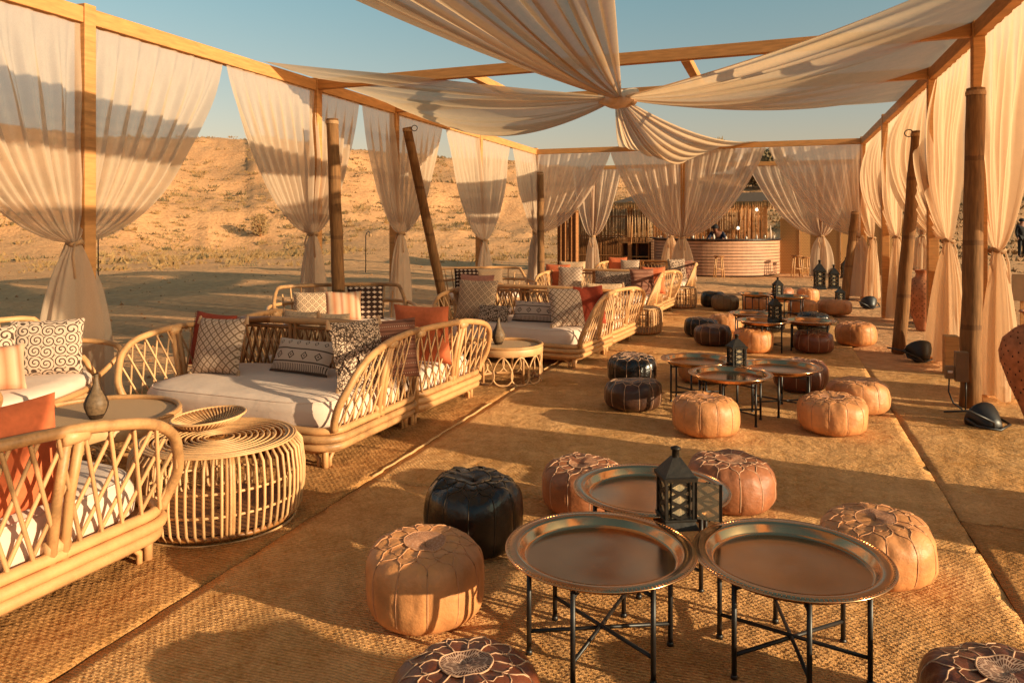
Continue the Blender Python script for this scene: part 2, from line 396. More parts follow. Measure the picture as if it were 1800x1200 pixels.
for i in range(1700):
    a = random.uniform(-66, 30); r_ = 9 + 32 * random.random() ** 1.3; x = r_ * math.sin(R(a)); y = r_ * math.cos(R(a))
    if -6.3 < x < 2.2 and y < 19: continue
    z = ground_h(x, y); q = random.uniform(.012, .045) * (1.8 if random.random() < .05 else 1); an = random.uniform(0, 6)
    ring_ = [(x + q * math.cos(an + k * 1.2566) * random.uniform(.7, 1.2), y + q * math.sin(an + k * 1.2566), z - .01) for k in range(5)]
    pb.add(ring_ + [(x, y, z + q * .7)], [(k, (k + 1) % 5, 5) for k in range(5)])
tag(pb.build('pebbles', M['hut'], None, False), 'small brown stones strewn over the flat sand around the pavilion', 'pebbles', kind='stuff')
def bush(name, label, x, y, h, w, mat, n=420, seed=1):
    rg = random.Random(seed); z = ground_h(x, y) - .05; t = thing(name, label, 'shrub', (x, y, z)); mb = MB(); st = MB()
    for k in range(14):
        b = rg.uniform(0, 2 * PI); e = Vector((math.cos(b) * w * .4, math.sin(b) * w * .4, h * rg.uniform(.6, 1))); st.tube([(0, 0, 0), e * .5 + Vector((0, 0, .1 * h)), e], [.03 * w, .02 * w, .008 * w], 4)
    for k in range(n):
        b = rg.uniform(0, 2 * PI); q = rg.random() ** .5; zz = rg.random(); rr = w * .5 * q * (.5 + .7 * math.sin(PI * min(1, zz * .8 + .15)))
        c = Vector((math.cos(b) * rr, math.sin(b) * rr, h * (.1 + zz * .9))); s = .07 * w; d = Vector((rg.uniform(-1, 1), rg.uniform(-1, 1), rg.uniform(.1, 1.3))).normalized() * s * 2.2
        e = d.orthogonal().normalized() * s * .5; mb.add([c - e, c + e, c + d], [(0, 1, 2)])
    st.build('stem', M['hut'], t); f = mb.build('foliage', mat, t); f['kind'] = 'stuff'
bush('desert_shrub', 'pale upright shrub alone on the lower left dune slope', -28.5, 37.5, 1.3, .9, M['shrub_dry'], 600, 3)
bush('desert_shrub', 'dark twiggy bush on the dune crest above the far curtain', -6.5, 80, 3.4, 4.6, M['shrub'], 700, 5)
bush('desert_shrub', 'small dark bush on the dune crest right of the twiggy one', -.9, 78, 2.2, 2.6, M['shrub'], 400, 6)
bush('desert_shrub', 'green bush showing over the bar behind the far right curtains', -.9, 66, 3.0, 4.0, M['shrub'], 900, 8)
bush('desert_shrub', 'low bush on the skyline at the right edge behind the curtains', 27.5, 76, 2.2, 4.0, M['shrub'], 500, 9)

# ------------------------------------------------------------------ rugs
def rug(label, x0, y0, x1, y1, mat, seed, z=.0):
    def fn(u, v):
        x = x0 + (x1 - x0) * u; y = y0 + (y1 - y0) * v
        dx = .005 * noise.noise((y * 1.3, seed, 0)); dy = .006 * noise.noise((x * 1.3, seed, 4))
        e = min(u * (x1 - x0), (1 - u) * (x1 - x0), v * (y1 - y0), (1 - v) * (y1 - y0)); 
        zz = .014 + z + .008 * noise.noise((x * 2.2, y * 2.2, seed)) + .007 * noise.noise((x * 5.5, y * 7.5, seed)) + .004 * noise.noise((x * 13, y * 15, seed))
        return (x + dx, y + dy, zz)
    nu = int((x1 - x0) / .06); nv = int((y1 - y0) / .06)
    mb = MB().grid(fn, nu, nv)
    o = mb.build('jute_rug', mat); sol = o.modifiers.new('s', 'SOLIDIFY'); sol.thickness = .014; sol.offset = -1
    tag(o, label, 'rug', 'jute rugs laid over the sand')
rug('wide jute rug under the front tray tables', -2.41, -1.2, .94, 4.28, M['rug'], 1)
rug('wide jute rug under the second set of tray tables', -2.42, 4.295, .94, 8.9, M['rug2'], 2)
rug('wide jute rug under the third set of tray tables', -2.42, 8.915, .94, 13.3, M['rug'], 3)
rug('wide jute rug under the farthest tray tables', -2.40, 13.33, .93, 17.6, M['rug2'], 4)
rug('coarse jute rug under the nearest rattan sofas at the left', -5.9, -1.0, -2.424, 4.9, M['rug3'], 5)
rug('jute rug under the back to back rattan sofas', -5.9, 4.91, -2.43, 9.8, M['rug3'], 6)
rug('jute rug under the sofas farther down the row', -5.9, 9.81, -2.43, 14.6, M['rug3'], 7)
rug('narrow jute rug strip at the front right', .946, -1.0, 3.1, 3.55, M['rug'], 8)
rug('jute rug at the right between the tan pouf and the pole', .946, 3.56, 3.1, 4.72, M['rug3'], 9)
rug('jute rug at the right beside the tall pole', .946, 4.73, 2.6, 9.4, M['rug2'], 10)
for x, ys in ((-2.43, (4.32, 6.45)), (-2.435, (7.0, 8.9))):
    pts = [(x + .01 * noise.noise((q * .9, 3, x)), ys[0] + (ys[1] - ys[0]) * q / 40, .018) for q in range(41)]
    tag(MB().tube(pts, .010, 5).build('rug_lit_edge', M['edge']), 'sunlit edge drawn as a pale strip along the left side of the %s wide rug' % ('nearer half of the second' if ys[0] < 5 else 'farther half of the second'), 'rug edge')  # pale strip stands in for sun catching the raised rug edge

# ------------------------------------------------------------------ pavilion
XL, XR = -5.75, 1.8
LY = [1.2, 5.15, 8.72, 10.92, 14.6, 18.45]; RY = [.9, 4.7, 8.25, 10.5, 14.8, 18.4]
ZT = 3.52
pav = thing('pavilion_frame', 'long open timber frame hung with cream curtains over the lounge', 'pavilion')
for x, ys in ((XL, LY), (XR, RY)):
    for y in ys: MB().box((x - .06, y - .06, 0), (x + .06, y + .06, ZT + .03)).build('post', M['beam'], pav, False, .006)
    for a, b in zip(ys, ys[1:]): MB().box((x - .05, a + .062, ZT - .14), (x + .05, b - .062, ZT)).build('beam', M['beam'], pav, False, .005)
MB().box((-2.14, 18.37, 0), (-2.04, 18.47, ZT - .145)).build('post', M['beam'], pav, False, .006)
for ya, yb, z in ((18.45, 18.4, ZT - .14), (8.72, 8.3, ZT - .125), (10.9, 10.5, ZT - .125), (1.2, .9, ZT + .005)):
    p = Vector((XL + .06, ya, z + .07)); q = Vector((XR - .06, yb, z + .07)); MB().beam(p, q, .09, .13).build('cross_beam', M['beam'], pav, False, .005)
for x in (-3.55, -.95): MB().box((x - .05, 8.62, ZT - .105), (x + .05, 10.6, ZT - .01)).build('short_beam', M['beam'], pav, False, .005)

def curtain(label, x, y, d, sl, sr, zt, zt_tie, off=(0, 0), mat='sheer', seed=0, tail=.28, belly=(0, 0), group=None, cut=.03, swing=0, droop=.10):
    """one curtain tied round a post; d = unit direction along the beam"""
    rg = random.Random(seed); d = Vector((d[0], d[1], 0)); nrm = Vector((-d.y, d.x, 0)); o3 = Vector((off[0], off[1], 0)); bel = Vector((belly[0], belly[1], 0))
    t = thing('sheer_curtain', label, 'curtain', (x, y, 0), 0, group)
    tie = Vector((0, 0, zt_tie)) + o3
    for side, span in ((-1, sl), (1, sr)):
        if span <= 0: continue
        k1 = rg.uniform(7, 9) * max(.6, span); k2 = rg.uniform(15, 19) * max(.6, span); ph = rg.uniform(0, 6); ph2 = rg.uniform(0, 6)
        def fn(u, v):
            s = .72 * v ** 1.25 + .28 * v ** 7
            top = d * side * span * (u ** .97) + o3 * .25
            base = Vector((top.x, top.y, zt)) ; tp = tie + d * side * .055 * u
            p = base.lerp(tp, s); p.z = zt + (zt_tie - zt) * v
            p.z -= droop * u * math.sin(PI * min(1, v * 1.0)) * v + droop * .6 * u * v ** 10 * (1 - v) * 20
            amp = (.016 + .046 * math.sin(PI * min(1, v * 1.05)) + .014 * v) * (.5 + .5 * min(1, v * 4 + .3))
            w = math.sin(2 * PI * k1 * u * .5 + ph + .6 * math.sin(v * 2 + ph2)) * .65 + math.sin(2 * PI * k2 * u * .5 + ph2 + v) * .35
            w += .5 * noise.noise((u * 5, v * 3, seed + side * 9))
            p += nrm * (amp * w * (1 if v < .96 else (1 - v) * 18 + .28))
            p += bel * (math.sin(PI * v) ** .8) * (.25 + .75 * u) * (.12 if side < 0 else 1)
            return p
        MB().grid(fn, 110, 34).build('panel', M[mat], t)
    ph = rg.uniform(0, 6); kk = rg.choice((5, 6, 7)); H_ = zt_tie - .02
    tails = []
    def fnt(u, v):
        a = 2 * PI * u; rr = .05 + tail * (1 - math.exp(-3.2 * v)) * (1 + .1 * math.sin(3 * v + ph))
        fl = 1 + (.13 + .17 * v) * math.sin(kk * a + ph + v * 1.2) + .09 * math.sin((2 * kk + 1) * a + ph * 2) + .06 * noise.noise((a, v * 3, seed))
        q = d * math.cos(a) * rr * fl + nrm * math.sin(a) * rr * fl * .42
        zz = zt_tie + .01 - (H_ - cut) * v + (.05 * math.sin(2 * a + ph) * v if cut > .1 else 0)
        return Vector((tie.x, tie.y, 0)) + q + d * swing * v * v + Vector((0, 0, zz))
    MB().grid(fnt, 96, 26).build('tail', M[mat if mat != 'sheer_thin' else 'sheer'], t)
    MB().lathe([(.058, -.022), (.072, -.012), (.075, .004), (.062, .022)], 18, (tie.x, tie.y, zt_tie), fn=lambda r, z, a, j: (r * (1 + .08 * math.sin(5 * a + seed)), z + .012 * math.sin(a * 2 + seed))).build('tie_band', M['rope'], t)
    for s in (-1, 1):
        MB().tube([tie + Vector((.05 * s, -.05, 0)), tie + Vector((.07 * s, -.08, -.12)), tie + Vector((.05 * s + .03, -.07, -.30))], [.008, .012, .010], 5).build('tie_end', M['sheer_dense'], t)
    return t
YD = (0, 1)
# left wall
curtain('large sheer cream curtain tied round the nearest left post', XL, 5.15, YD, 1.9, 1.78, ZT - .145, 1.46, (.02, -.12), 'sheer', 1, .27)
curtain('sheer cream curtain tied behind the second left post', XL, 8.72, YD, 1.72, 1.12, ZT - .145, 1.50, (.10, -.22), 'sheer', 2, .24)
curtain('sheer cream curtain tied in front of the leaning pole on the left', XL, 10.92, YD, 1.05, 1.8, ZT - .145, 1.48, (.12, 0), 'sheer', 3, .24)
curtain('sheer cream curtain on the fourth left post with swung tail', XL, 14.6, YD, 1.75, 1.85, ZT - .145, 1.30, (.12, 0), 'sheer', 4, .27, swing=-.1)
curtain('sheer cream curtain gathered on the back left corner of the left wall', XL, 18.35, YD, 1.75, 0, ZT - .145, 1.40, (.12, 0), 'sheer', 5, .2)
curtain('sheer curtain left of the nearest left post at the front', XL, 1.2, YD, 1.2, 1.9, ZT - .145, 1.48, (.1, 0), 'sheer', 6, .25)
# far wall
XD = (1, 0)
curtain('sheer curtain swept to the back left corner post along the far wall', XL, 18.4, XD, 0, 1.92, ZT - .15, 1.40, (.06, -.1), 'sheer_thin', 7, .18)
curtain('full sheer curtain tied round the middle post of the far wall', -2.09, 18.4, XD, 1.72, 1.85, ZT - .15, 1.32, (0, -.1), 'sheer_thin', 8, .22, cut=.35)
curtain('sheer curtain swept right to the back right corner post', XR, 18.35, XD, 1.95, 0, ZT - .15, 1.36, (-.08, -.1), 'sheer_thin', 9, .18)
# right wall
curtain('cream curtain on the back right corner of the right wall', XR, 18.4, YD, 1.9, .5, ZT - .145, 1.33, (.16, -.2), 'sheer_dense', 10, .28, belly=(-.35, 0))
curtain('cream curtain tied at the fourth right post before the corner', XR, 14.8, YD, 2.2, 1.75, ZT - .145, 1.41, (.14, -.3), 'sheer_dense', 11, .32, belly=(-.35, 0), swing=-.2)
curtain('billowing cream curtain tied on the right beside the leaning pole', XR, 10.5, YD, 1.75, 2.0, ZT - .145, 1.43, (.10, -.35), 'sheer_dense', 12, .37, belly=(-.35, 0))
curtain('nearest tall cream curtain at the right edge behind the straight pole', XR, 8.25, YD, 1.7, .45, ZT - .145, 1.38, (.14, -.05), 'sheer_dense', 13, .27, belly=(.0, 0))
curtain('unseen cream curtain on the right wall shaped to shade the front right', XR, 4.7, YD, 1.35, 1.3, ZT - .145, 1.42, (.16, 0), 'sheer_dense', 14, .42)  # out of view; spans narrowed to let sun in, tail widened for foreground shade
curtain('unseen cream curtain on the right wall beside the camera, shaped for shade', XR, .9, YD, 1.3, 1.35, ZT - .145, 1.42, (.16, 0), 'sheer_dense', 15, .42)  # also unseen, cut narrow above and full below to shape the sunlight

# roof drapes
K = Vector((-1.92, 9.75, 3.24))
rd = thing('roof_drape', 'four cream swags knotted together under the open roof', 'roof drape', K)
def swag(P0, P1, sag, seed, folds=16, spread=.05, tilt=0):
    P0 = Vector(P0); P1 = Vector(P1); rg = random.Random(seed); ph = rg.uniform(0, 6); ph2 = rg.uniform(0, 6); dr = (P1 - P0).normalized()
    mid = (P0 + P1) / 2; out = (mid - K).normalized(); dirv = (P1 - P0); dirv.z = 0
    def fn(u, v):
        b = P0.lerp(P1, u); kp = K + dr * (u - .5) * spread * 2 + out * .03
        e = 1 - (1 - v) ** 1.0
        p = b.lerp(kp, e)
        sg = sag * (1 + .5 * math.sin(PI * u) + .35 * noise.noise((u * 4, 0, seed)))
        p.z -= sg * 4 * v * (1 - v) * (.5 + .5 * (1 - abs(2 * u - 1)) + .25) * (1 + tilt * (1 - 2 * u))
        L = (1 - v); amp = (.018 + .10 * L * v * 2.2) * min(1, .35 + v * 2)
        w = math.sin(2 * PI * folds * u + ph + math.sin(v * 3)) * .5 + math.sin(2 * PI * folds * .43 * u + ph2) * .6 + .6 * noise.noise((u * 9, v * 2, seed))
        p.z += amp * w * .55
        p += dr * (.03 * L * v * 4 * math.cos(2 * PI * folds * u + ph))
        return p - K
    MB().grid(fn, 230, 60).build('swag', M['drape'], rd)
swag((XL + .02, 13.2, 3.535), (XL + .02, 7.6, 3.545), .22, 1, 15, tilt=.75)
swag((XR - .02, 5.9, 3.545), (XR - .02, 13.2, 3.535), .15, 2, 15, tilt=0)
swag((-3.9, 1.1, 3.66), (-.35, 1.1, 3.66), .15, 3, 17)
swag((-.35, 18.42, 3.53), (-3.6, 18.42, 3.53), .31, 4, 15)
mb = MB()
for i, (a, b, r) in enumerate((((-.24, -.03, -.02), (.24, .01, .02), .10), ((-.23, .0, .03), (.22, -.04, -.035), .085), ((-.14, .06, -.05), (.16, .06, .0), .08))):
    a = Vector(a); b = Vector(b); pts = [a.lerp(b, q / 12) + Vector((0, .05 * math.sin(q / 12 * 2 * PI + i * 2), .03 * math.cos(q / 12 * 2 * PI + i * 2))) for q in range(13)]
    mb.tube(pts, [r * (.45 + .6 * math.sin(PI * (.12 + .76 * q / 12))) for q in range(13)], 12)
M['knot'] = simple('knot_cloth', (.68, .56, .40), .12, 14, .9, bump=.6, dist=.02); o = mb.build('knot', M['knot'], rd)

# leaning round poles with rope loops
def pole(label, base, top, r, seed, ring=False):
    t = thing('round_pole', label, 'wooden pole', base, 0, 'round timber poles propped inside the frame')
    b = Vector((0, 0, 0)); e = Vector(top) - Vector(base); n = 14; rg = random.Random(seed)
    pts = [b.lerp(e, i / n) + Vector((.012 * noise.noise((i * .5, seed, 0)), .012 * noise.noise((i * .5, seed, 7)), 0)) for i in range(n + 1)]
    MB().tube(pts, [r * (1.06 - .12 * i / n + .02 * math.sin(i * 2.1 + seed)) for i in range(n + 1)], 18).build('trunk', M['pole'], t)
    c = e + Vector((.02, -r * .2, -.02)); side = -1 if base[0] > 0 else 1
    if ring: MB().tube([c + Vector((side * (r + .045 + .05 * math.cos(q)), 0, .045 * math.sin(q))) for q in [k * 2 * PI / 12 for k in range(12)]], .007, 5, True).build('iron_ring', M['iron'], t)
    q0 = e * .985; MB().lathe([(r * 1.0, -.02), (r * 1.03, 0), (r * 1.0, .02)], 16, q0).build('rope_band', M['rope'], t)
pole('thick straight round pole at the right edge carrying an electric box', (1.61, 7.7, 0), (1.66, 7.72, 2.82), .080, 1)
pole('round pole leaning left at the right behind the tan poufs', (1.46, 10.77, 0), (1.69, 10.85, 2.80), .078, 2, True)
pole('farthest right round pole leaning at the back corner', (1.40, 18.1, 0), (1.62, 18.2, 1.9), .085, 3)
pole('nearly upright round pole behind the nearest long sofa', (-5.10, 8.28, 0), (-5.25, 8.32, 2.94), .078, 4)
pole('round pole leaning left behind the second long sofa', (-5.02, 11.4, 0), (-5.5, 10.86, 3.15), .075, 5, True)
pole('upright round pole near the back left corner', (-5.40, 17.8, 0), (-5.45, 17.9, 2.9), .085, 6)

# ------------------------------------------------------------------ sofas
def sofa(label, x, y, flip, detail=True, rot=-8, group='long rattan sofas in two rows'):
    """x,y = base centre; flip True faces +Y"""
    t = thing('rattan_sofa', label, 'sofa', (x, y, 0), (PI if flip else 0) + R(rot), group)
    w, d = .91, .60; rt = M['rattan']
    # base: three stacked rails following a rounded rectangle
    def rr(hw, hd, rc, z, n=6):
        pts = []
        for cx, cy, a0 in ((hw - rc, hd - rc, 0), (-hw + rc, hd - rc, 90), (-hw + rc, -hd + rc, 180), (hw - rc, -hd + rc, 270)):
            for k in range(n + 1): a = R(a0 + 90 * k / n); pts.append((cx + rc * math.cos(a), cy + rc * math.sin(a), z))
        return pts
    for i, (z, e, r) in enumerate(((.258, .0, .026), (.208, .015, .028), (.153, .0, .03), (.112, -.05, .018))):
        MB().tube(rr(w + e, d + e, .16, z), r, 8, True).build('base_rail', rt, t)
    MB().grid(lambda u, v: (-w + .03 + u * (2 * w - .06), -d + .03 + v * (2 * d - .06), .235), 2, 2).build('slat_deck', M['rattan_dark'], t)
    # legs: twin corner legs with quarter braces
    for sx in (-1, 1):
        for sy in (-1, 1):
            lx = sx * (w - .09); ly = sy * (d - .06); g = MB()
            g.tube([(lx, ly, .16), (lx, ly, 0)], .022, 8); g.build('leg', rt, t)
            g = MB(); g.tube([(lx - sx * .05, ly, 0), (lx - sx * .05, ly, .06), (lx - sx * .09, ly, .10), (lx - sx * .18, ly, .115)], .016, 7)
            g.tube([(lx, ly - sy * .05, 0), (lx, ly - sy * .05, .06), (lx, ly - sy * .09, .10), (lx, ly - sy * .20, .115)], .016, 7); g.build('leg_brace', rt, t)
    # cushion with a soft crown and seam
    def cf(u, v, top):
        a = u * 2 * PI; n = 5.0; ca, sa = math.cos(a), math.sin(a)
        ex = math.copysign(abs(ca) ** (2 / n), ca); ey = math.copysign(abs(sa) ** (2 / n), sa); return ex, ey
    prof = [(.90, .335), (.965, .345), (1.0, .375), (1.006, .42), (1.0, .475), (.97, .52), (.90, .545), (.7, .553), (.4, .556), (0, .557)]
    def fnc(u, v):
        j = v * (len(prof) - 1); i = min(int(j), len(prof) - 2); f = j - i; s = prof[i][0] * (1 - f) + prof[i + 1][0] * f; z = prof[i][1] * (1 - f) + prof[i + 1][1] * f
        ex, ey = cf(u, v, 0); X = ex * (w - .035) * s; Y = ey * (d - .02) * s - .005
        z += .012 * noise.noise((X * 2.2 + x, Y * 2.2 + y, 1)) * (1 if z > .45 else .3)
        return (X, Y, z - .105)
    sc_ = MB().grid(fnc, 72, 27).build('seat_cushion', M['cushion'], t)
    pz = [fnc(q / 72, 5.2 / 9) for q in range(72)]
    MB().tube([(p[0] * 1.004, p[1] * 1.006, p[2]) for p in pz], .006, 5, True).build('piping', M['cushion'], sc_)
    # arms: profile in (y,z), flaring outwards towards the front and top
    def flare(yy, zz): f = max(0, min(1, (d - yy) / (2 * d))); return w - .01 + .20 * f * max(0, (zz - .3) / .5) + .03 * (zz - .3)
    rail = [(d - .01, .78), (d - .30, .79), (d - .60, .785), (-d + .42, .765), (-d + .24, .725), (-d + .12, .65), (-d + .055, .55), (-d + .01, .42), (-d + .05, .26)]
    for s in (-1, 1):
        P = lambda yy, zz: Vector((s * flare(yy, zz), yy, zz))
        # smooth rail
        pts = []
        for i in range(len(rail) - 1):
            for k in range(4):
                q = k / 4; a0 = rail[max(i - 1, 0)]; a1 = rail[i]; a2 = rail[i + 1]; a3 = rail[min(i + 2, len(rail) - 1)]
                pts.append(tuple(.5 * ((2 * a1[c]) + (-a0[c] + a2[c]) * q + (2 * a0[c] - 5 * a1[c] + 4 * a2[c] - a3[c]) * q * q + (-a0[c] + 3 * a1[c] - 3 * a2[c] + a3[c]) * q ** 3) for c in (0, 1)))
        pts.append(rail[-1])
        MB().tube([P(*q) for q in pts], .026, 8).build('arm_rail', rt, t)
        ym = -d + .60
        for yy_, zz_ in ((ym, .765), (ym, .30), (d - .02, .76)):
            q_ = P(yy_, zz_); MB().tube([q_ + Vector((0, -.05, -.004)), q_ + Vector((0, .05, -.004))], .0335, 9).build('binding', M['cane'], t)
        for dy in (-.027, .027): MB().tube([P(ym + dy * 1.1, .13), P(ym + dy, .5), P(ym + dy, .775)], .0215, 8).build('arm_post', rt, t)
        def zrail(yy):
            best = .33
            for (a, za), (b, zb) in zip(pts, pts[1:]):
                if min(a, b) <= yy <= max(a, b) and a != b: best = max(best, za + (zb - za) * (yy - a) / (b - a))
            return best
        # crossing canes, two layers
        joined = None if detail else MB()
        for lay, sl in ((.010, .36), (-.010, -.36)):
            kk = -d - .35
            while kk < d + .35:
                # line y = kk + sl*(z-.34)
                seg = []
                for q in range(25):
                    zz = .27 + q * .0215; yy = kk + sl * (zz - .27)
                    if -d + .03 < yy < d - .02 and zz < zrail(yy) - .012: seg.append((yy, zz))
                if len(seg) > 2:
                    a_, b_ = P(*seg[0]), P(*seg[-1]); off_ = Vector((s * lay, 0, 0))
                    if joined is None: stick('arm_cane', a_ + off_, b_ + off_, .0098 if y < 3 else .0080, M['cane'], t, 5)
                    else: joined.tube([a_ + off_, b_ + off_], .0085, 4)
                kk += .105 if detail else .092
        if joined: joined.build('arm_lattice', M['cane'], t)['kind'] = 'stuff'
    # back
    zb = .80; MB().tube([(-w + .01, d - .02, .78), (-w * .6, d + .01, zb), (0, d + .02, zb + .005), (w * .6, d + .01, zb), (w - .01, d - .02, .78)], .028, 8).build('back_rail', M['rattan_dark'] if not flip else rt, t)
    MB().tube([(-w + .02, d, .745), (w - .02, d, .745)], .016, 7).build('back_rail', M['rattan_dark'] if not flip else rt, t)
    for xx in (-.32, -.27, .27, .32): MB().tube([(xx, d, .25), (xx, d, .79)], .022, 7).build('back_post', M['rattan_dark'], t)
    for sx in (-1, 1): MB().tube([(sx * (w - .03), d - .02, .13), (sx * (w - .02), d - .01, .79)], .026, 8).build('corner_post', rt, t)
    joined = None if detail else MB()
    for lay, sl in ((.010, .30), (-.010, -.30)):
        kk = -w - .2
        while kk < w + .2:
            a_, b_ = [kk, .26], [kk + sl * .48, .74]
            if a_[0] > -w + .02 and a_[0] < w - .02 and b_[0] > -w + .02 and b_[0] < w - .02:
                p_, q_ = (a_[0], d + lay, a_[1]), (b_[0], d + lay, b_[1])
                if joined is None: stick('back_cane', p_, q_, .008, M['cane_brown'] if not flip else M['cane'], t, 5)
                else: joined.tube([p_, q_], .008, 4)
            kk += .078
    if joined: joined.build('back_lattice', M['cane'], t)['kind'] = 'stuff'
    return t
sofa('nearest rattan sofa at the bottom left seen from its back', -3.71, 2.42, True, rot=-3)
sofa('long rattan sofa facing the camera behind the woven drum table', -3.63, 4.97, False, rot=-2)
sofa('rattan sofa with orange cushion backed against the long front sofa', -3.56, 6.17, True, rot=-4)
sofa('second long rattan sofa facing the camera behind the looped cane table', -2.90, 8.98, False, rot=-7)
sofa('rattan sofa backed against the second camera facing sofa', -2.80, 10.16, True, rot=-6)
sofa('third rattan sofa facing the camera with checked orange and brown cushions', -2.82, 12.9, False, False, rot=-5)
sofa('rattan sofa backed against the third camera facing sofa', -2.75, 14.10, True, False, rot=-5)
sofa('farthest rattan sofa beside the bar end of the row', -2.62, 16.6, False, False, rot=-5)

# bent bamboo loveseats
def loveseat(label, x, y, face):
    rz = math.atan2(face[1], face[0]) + PI / 2
    t = thing('bamboo_loveseat', label, 'loveseat', (x, y, 0), rz, 'bent bamboo loveseats at the left ends')
    hw, hd = .72, .40
    def ov(a, s=1, z=.36): return Vector((hw * s * math.copysign(abs(math.cos(a)) ** .7, math.cos(a)), hd * s * math.copysign(abs(math.sin(a)) ** .8, math.sin(a)), z))
    MB().tube([ov(k * 2 * PI / 40, 1.0, .37) for k in range(40)], .025, 8, True).build('seat_rail', M['rattan'], t)
    MB().tube([ov(k * 2 * PI / 40, .98, .32) for k in range(40)], .030, 8, True).build('woven_apron', M['cane'], t)
    prof = [(.9, .37), (1.0, .39), (1.0, .43), (.93, .465), (.6, .48), (0, .485)]
    MB().grid(lambda u, v: ov(u * 2 * PI, prof[min(5, int(v * 5 + .01))][0] * .97, prof[min(5, int(v * 5 + .01))][1]), 40, 5).build('seat_cushion', M['cushion'], t)
    # back hoop
    pts = []
    for k in range(25):
        a = -.25 * PI * .6 + k / 24 * (PI + .3 * PI); p = ov(a, 1.08, 0); q = k / 24; h = .40 + .46 * min(1, math.sin(PI * q) * 1.6) ** 1; p.z = h; p.y += .12 * max(0, math.sin(PI * q)); pts.append(p)
    MB().tube(pts, .024, 8).build('back_hoop', M['rattan'], t)
    for s in (-1, 1):
        arm = [(s * hw * .55, hd * 1.25, .66), (s * hw * 1.0, hd * .6, .665), (s * hw * 1.16, -hd * .1, .66), (s * hw * 1.18, -hd * .75, .63), (s * hw * 1.12, -hd * 1.0, .57), (s * hw * 1.0, -hd * .85, .46), (s * hw * .95, -hd * .6, .36)]
        MB().tube(cr(arm), .022, 8).build('arm_loop', M['rattan'], t)
        for sy in (-1, 1): MB().tube([(s * hw * .75, sy * hd * .7, .34), (s * hw * .85, sy * hd * .85, 0)], .022, 8).build('leg', M['rattan'], t)
    for k in range(11):
        a = PI * (.12 + .076 * k); p = ov(a, 1, .38); q = ov(a, 1.08, .82); q.y += .11; q.z = .40 + .46 * min(1, math.sin(PI * (.1 + .08 * k)) * 1.5)
        stick('back_spindle', p, q, .010, M['rattan'], t, 6)
    return t
loveseat('bent bamboo loveseat at the far left edge with a scroll cushion', -5.22, 4.05, (.93, .36))
loveseat('bent bamboo loveseat with three cushions behind the nearest long sofa', -4.93, 8.02, (.6, -.8))
loveseat('bent bamboo loveseat with dark and cream cushions behind the second long sofa', -4.72, 12.2, (.6, -.8))

# ------------------------------------------------------------------ cushions
pcache = {}
def pillow(label, loc, yaw, lean, w, h, mat, t=.15, tassel=False, fringe=False, roll=0, tw='sheer_dense'):
    root = thing('cushion', label, 'cushion', loc, 0, 'scatter cushions on the rattan seats')
    root.rotation_euler = (Matrix.Rotation(yaw, 3, 'Z') @ Matrix.Rotation(-lean, 3, 'X') @ Matrix.Rotation(roll, 3, 'Y')).to_euler()
    k = (w, h, mat, t)
    if k not in pcache:
        def fn(u, v):
            a = u * 2 - 1; b = v * 2 - 1; ea = 1 - abs(a) ** 3; eb = 1 - abs(b) ** 3
            pin = 1 - .06 * (1 - b * b); pin2 = 1 - .06 * (1 - a * a)
            X = a * w / 2 * pin; Z = h / 2 + b * h / 2 * pin2
            return X, Z, max(0, ea * eb) ** .55
        def front(u, v): X, Z, e = fn(u, v); return (X, -t / 2 * e * (1 + .12 * noise.noise((X * 9, Z * 9, w))), Z)
        def back(u, v): X, Z, e = fn(1 - u, v); return (X, t / 2 * e, Z)
        g = MB().grid(front, 20, 20).grid(back, 20, 20); pcache[k] = g.mesh('cover', M[mat])
    link('cover', pcache[k], root)
    if tassel:
        for sx in (-1, 1):
            for z in (0, h):
                zz = z; MB().lathe([(.004, .01), (.012, 0), (.014, -.02), (.020, -.055), (.004, -.06)], 8, (sx * w / 2 * .99, 0, zz + (.005 if z else .03))).build('tassel', M[tw], root)
    if fringe:
        g = MB(); n = 34
        for sx in (-1, 1):
            for q in range(n):
                z = h * q / n; pin = 1 - .06 * (1 - (2 * q / n - 1) ** 2); g.tube([(sx * w / 2 * pin, 0, z), (sx * (w / 2 * pin + .022), 0, z - .008)], .0035, 3)
        g.build('fringe', M[mat], root)['kind'] = 'stuff'
    return root
Z = .445
# front sofa seen from behind (bottom left)
pillow('terracotta orange cushion leaning in the nearest sofa at the bottom left', (-2.90, 2.22, Z), PI / 2 - .06, .10, .50, .46, 'p_orange', .15)
# long front sofa
pillow('dark red fringed cushion at the left end of the long front sofa', (-4.42, 5.14, Z), -.12, .18, .46, .45, 'p_red', .14, fringe=True, roll=.04)
pillow('cream diamond lattice cushion with corner tassels on the long front sofa', (-4.18, 4.93, Z), .02, .30, .45, .45, 'p_lattice', .15, tassel=True, roll=-.03)
pillow('white lumbar cushion with black diamond bands on the long front sofa', (-3.56, 5.14, Z), -.14, .50, .60, .29, 'p_lumbar', .14, tassel=False)
pillow('black and cream speckled cushion tilted on the right arm of the long front sofa', (-2.80, 4.86, Z), 1.12, .28, .44, .50, 'p_maze', .14, tassel=True)
pillow('brown dotted stripe cushion behind the speckled one on the right arm', (-2.76, 5.22, Z), .85, .22, .44, .46, 'p_brown', .15)
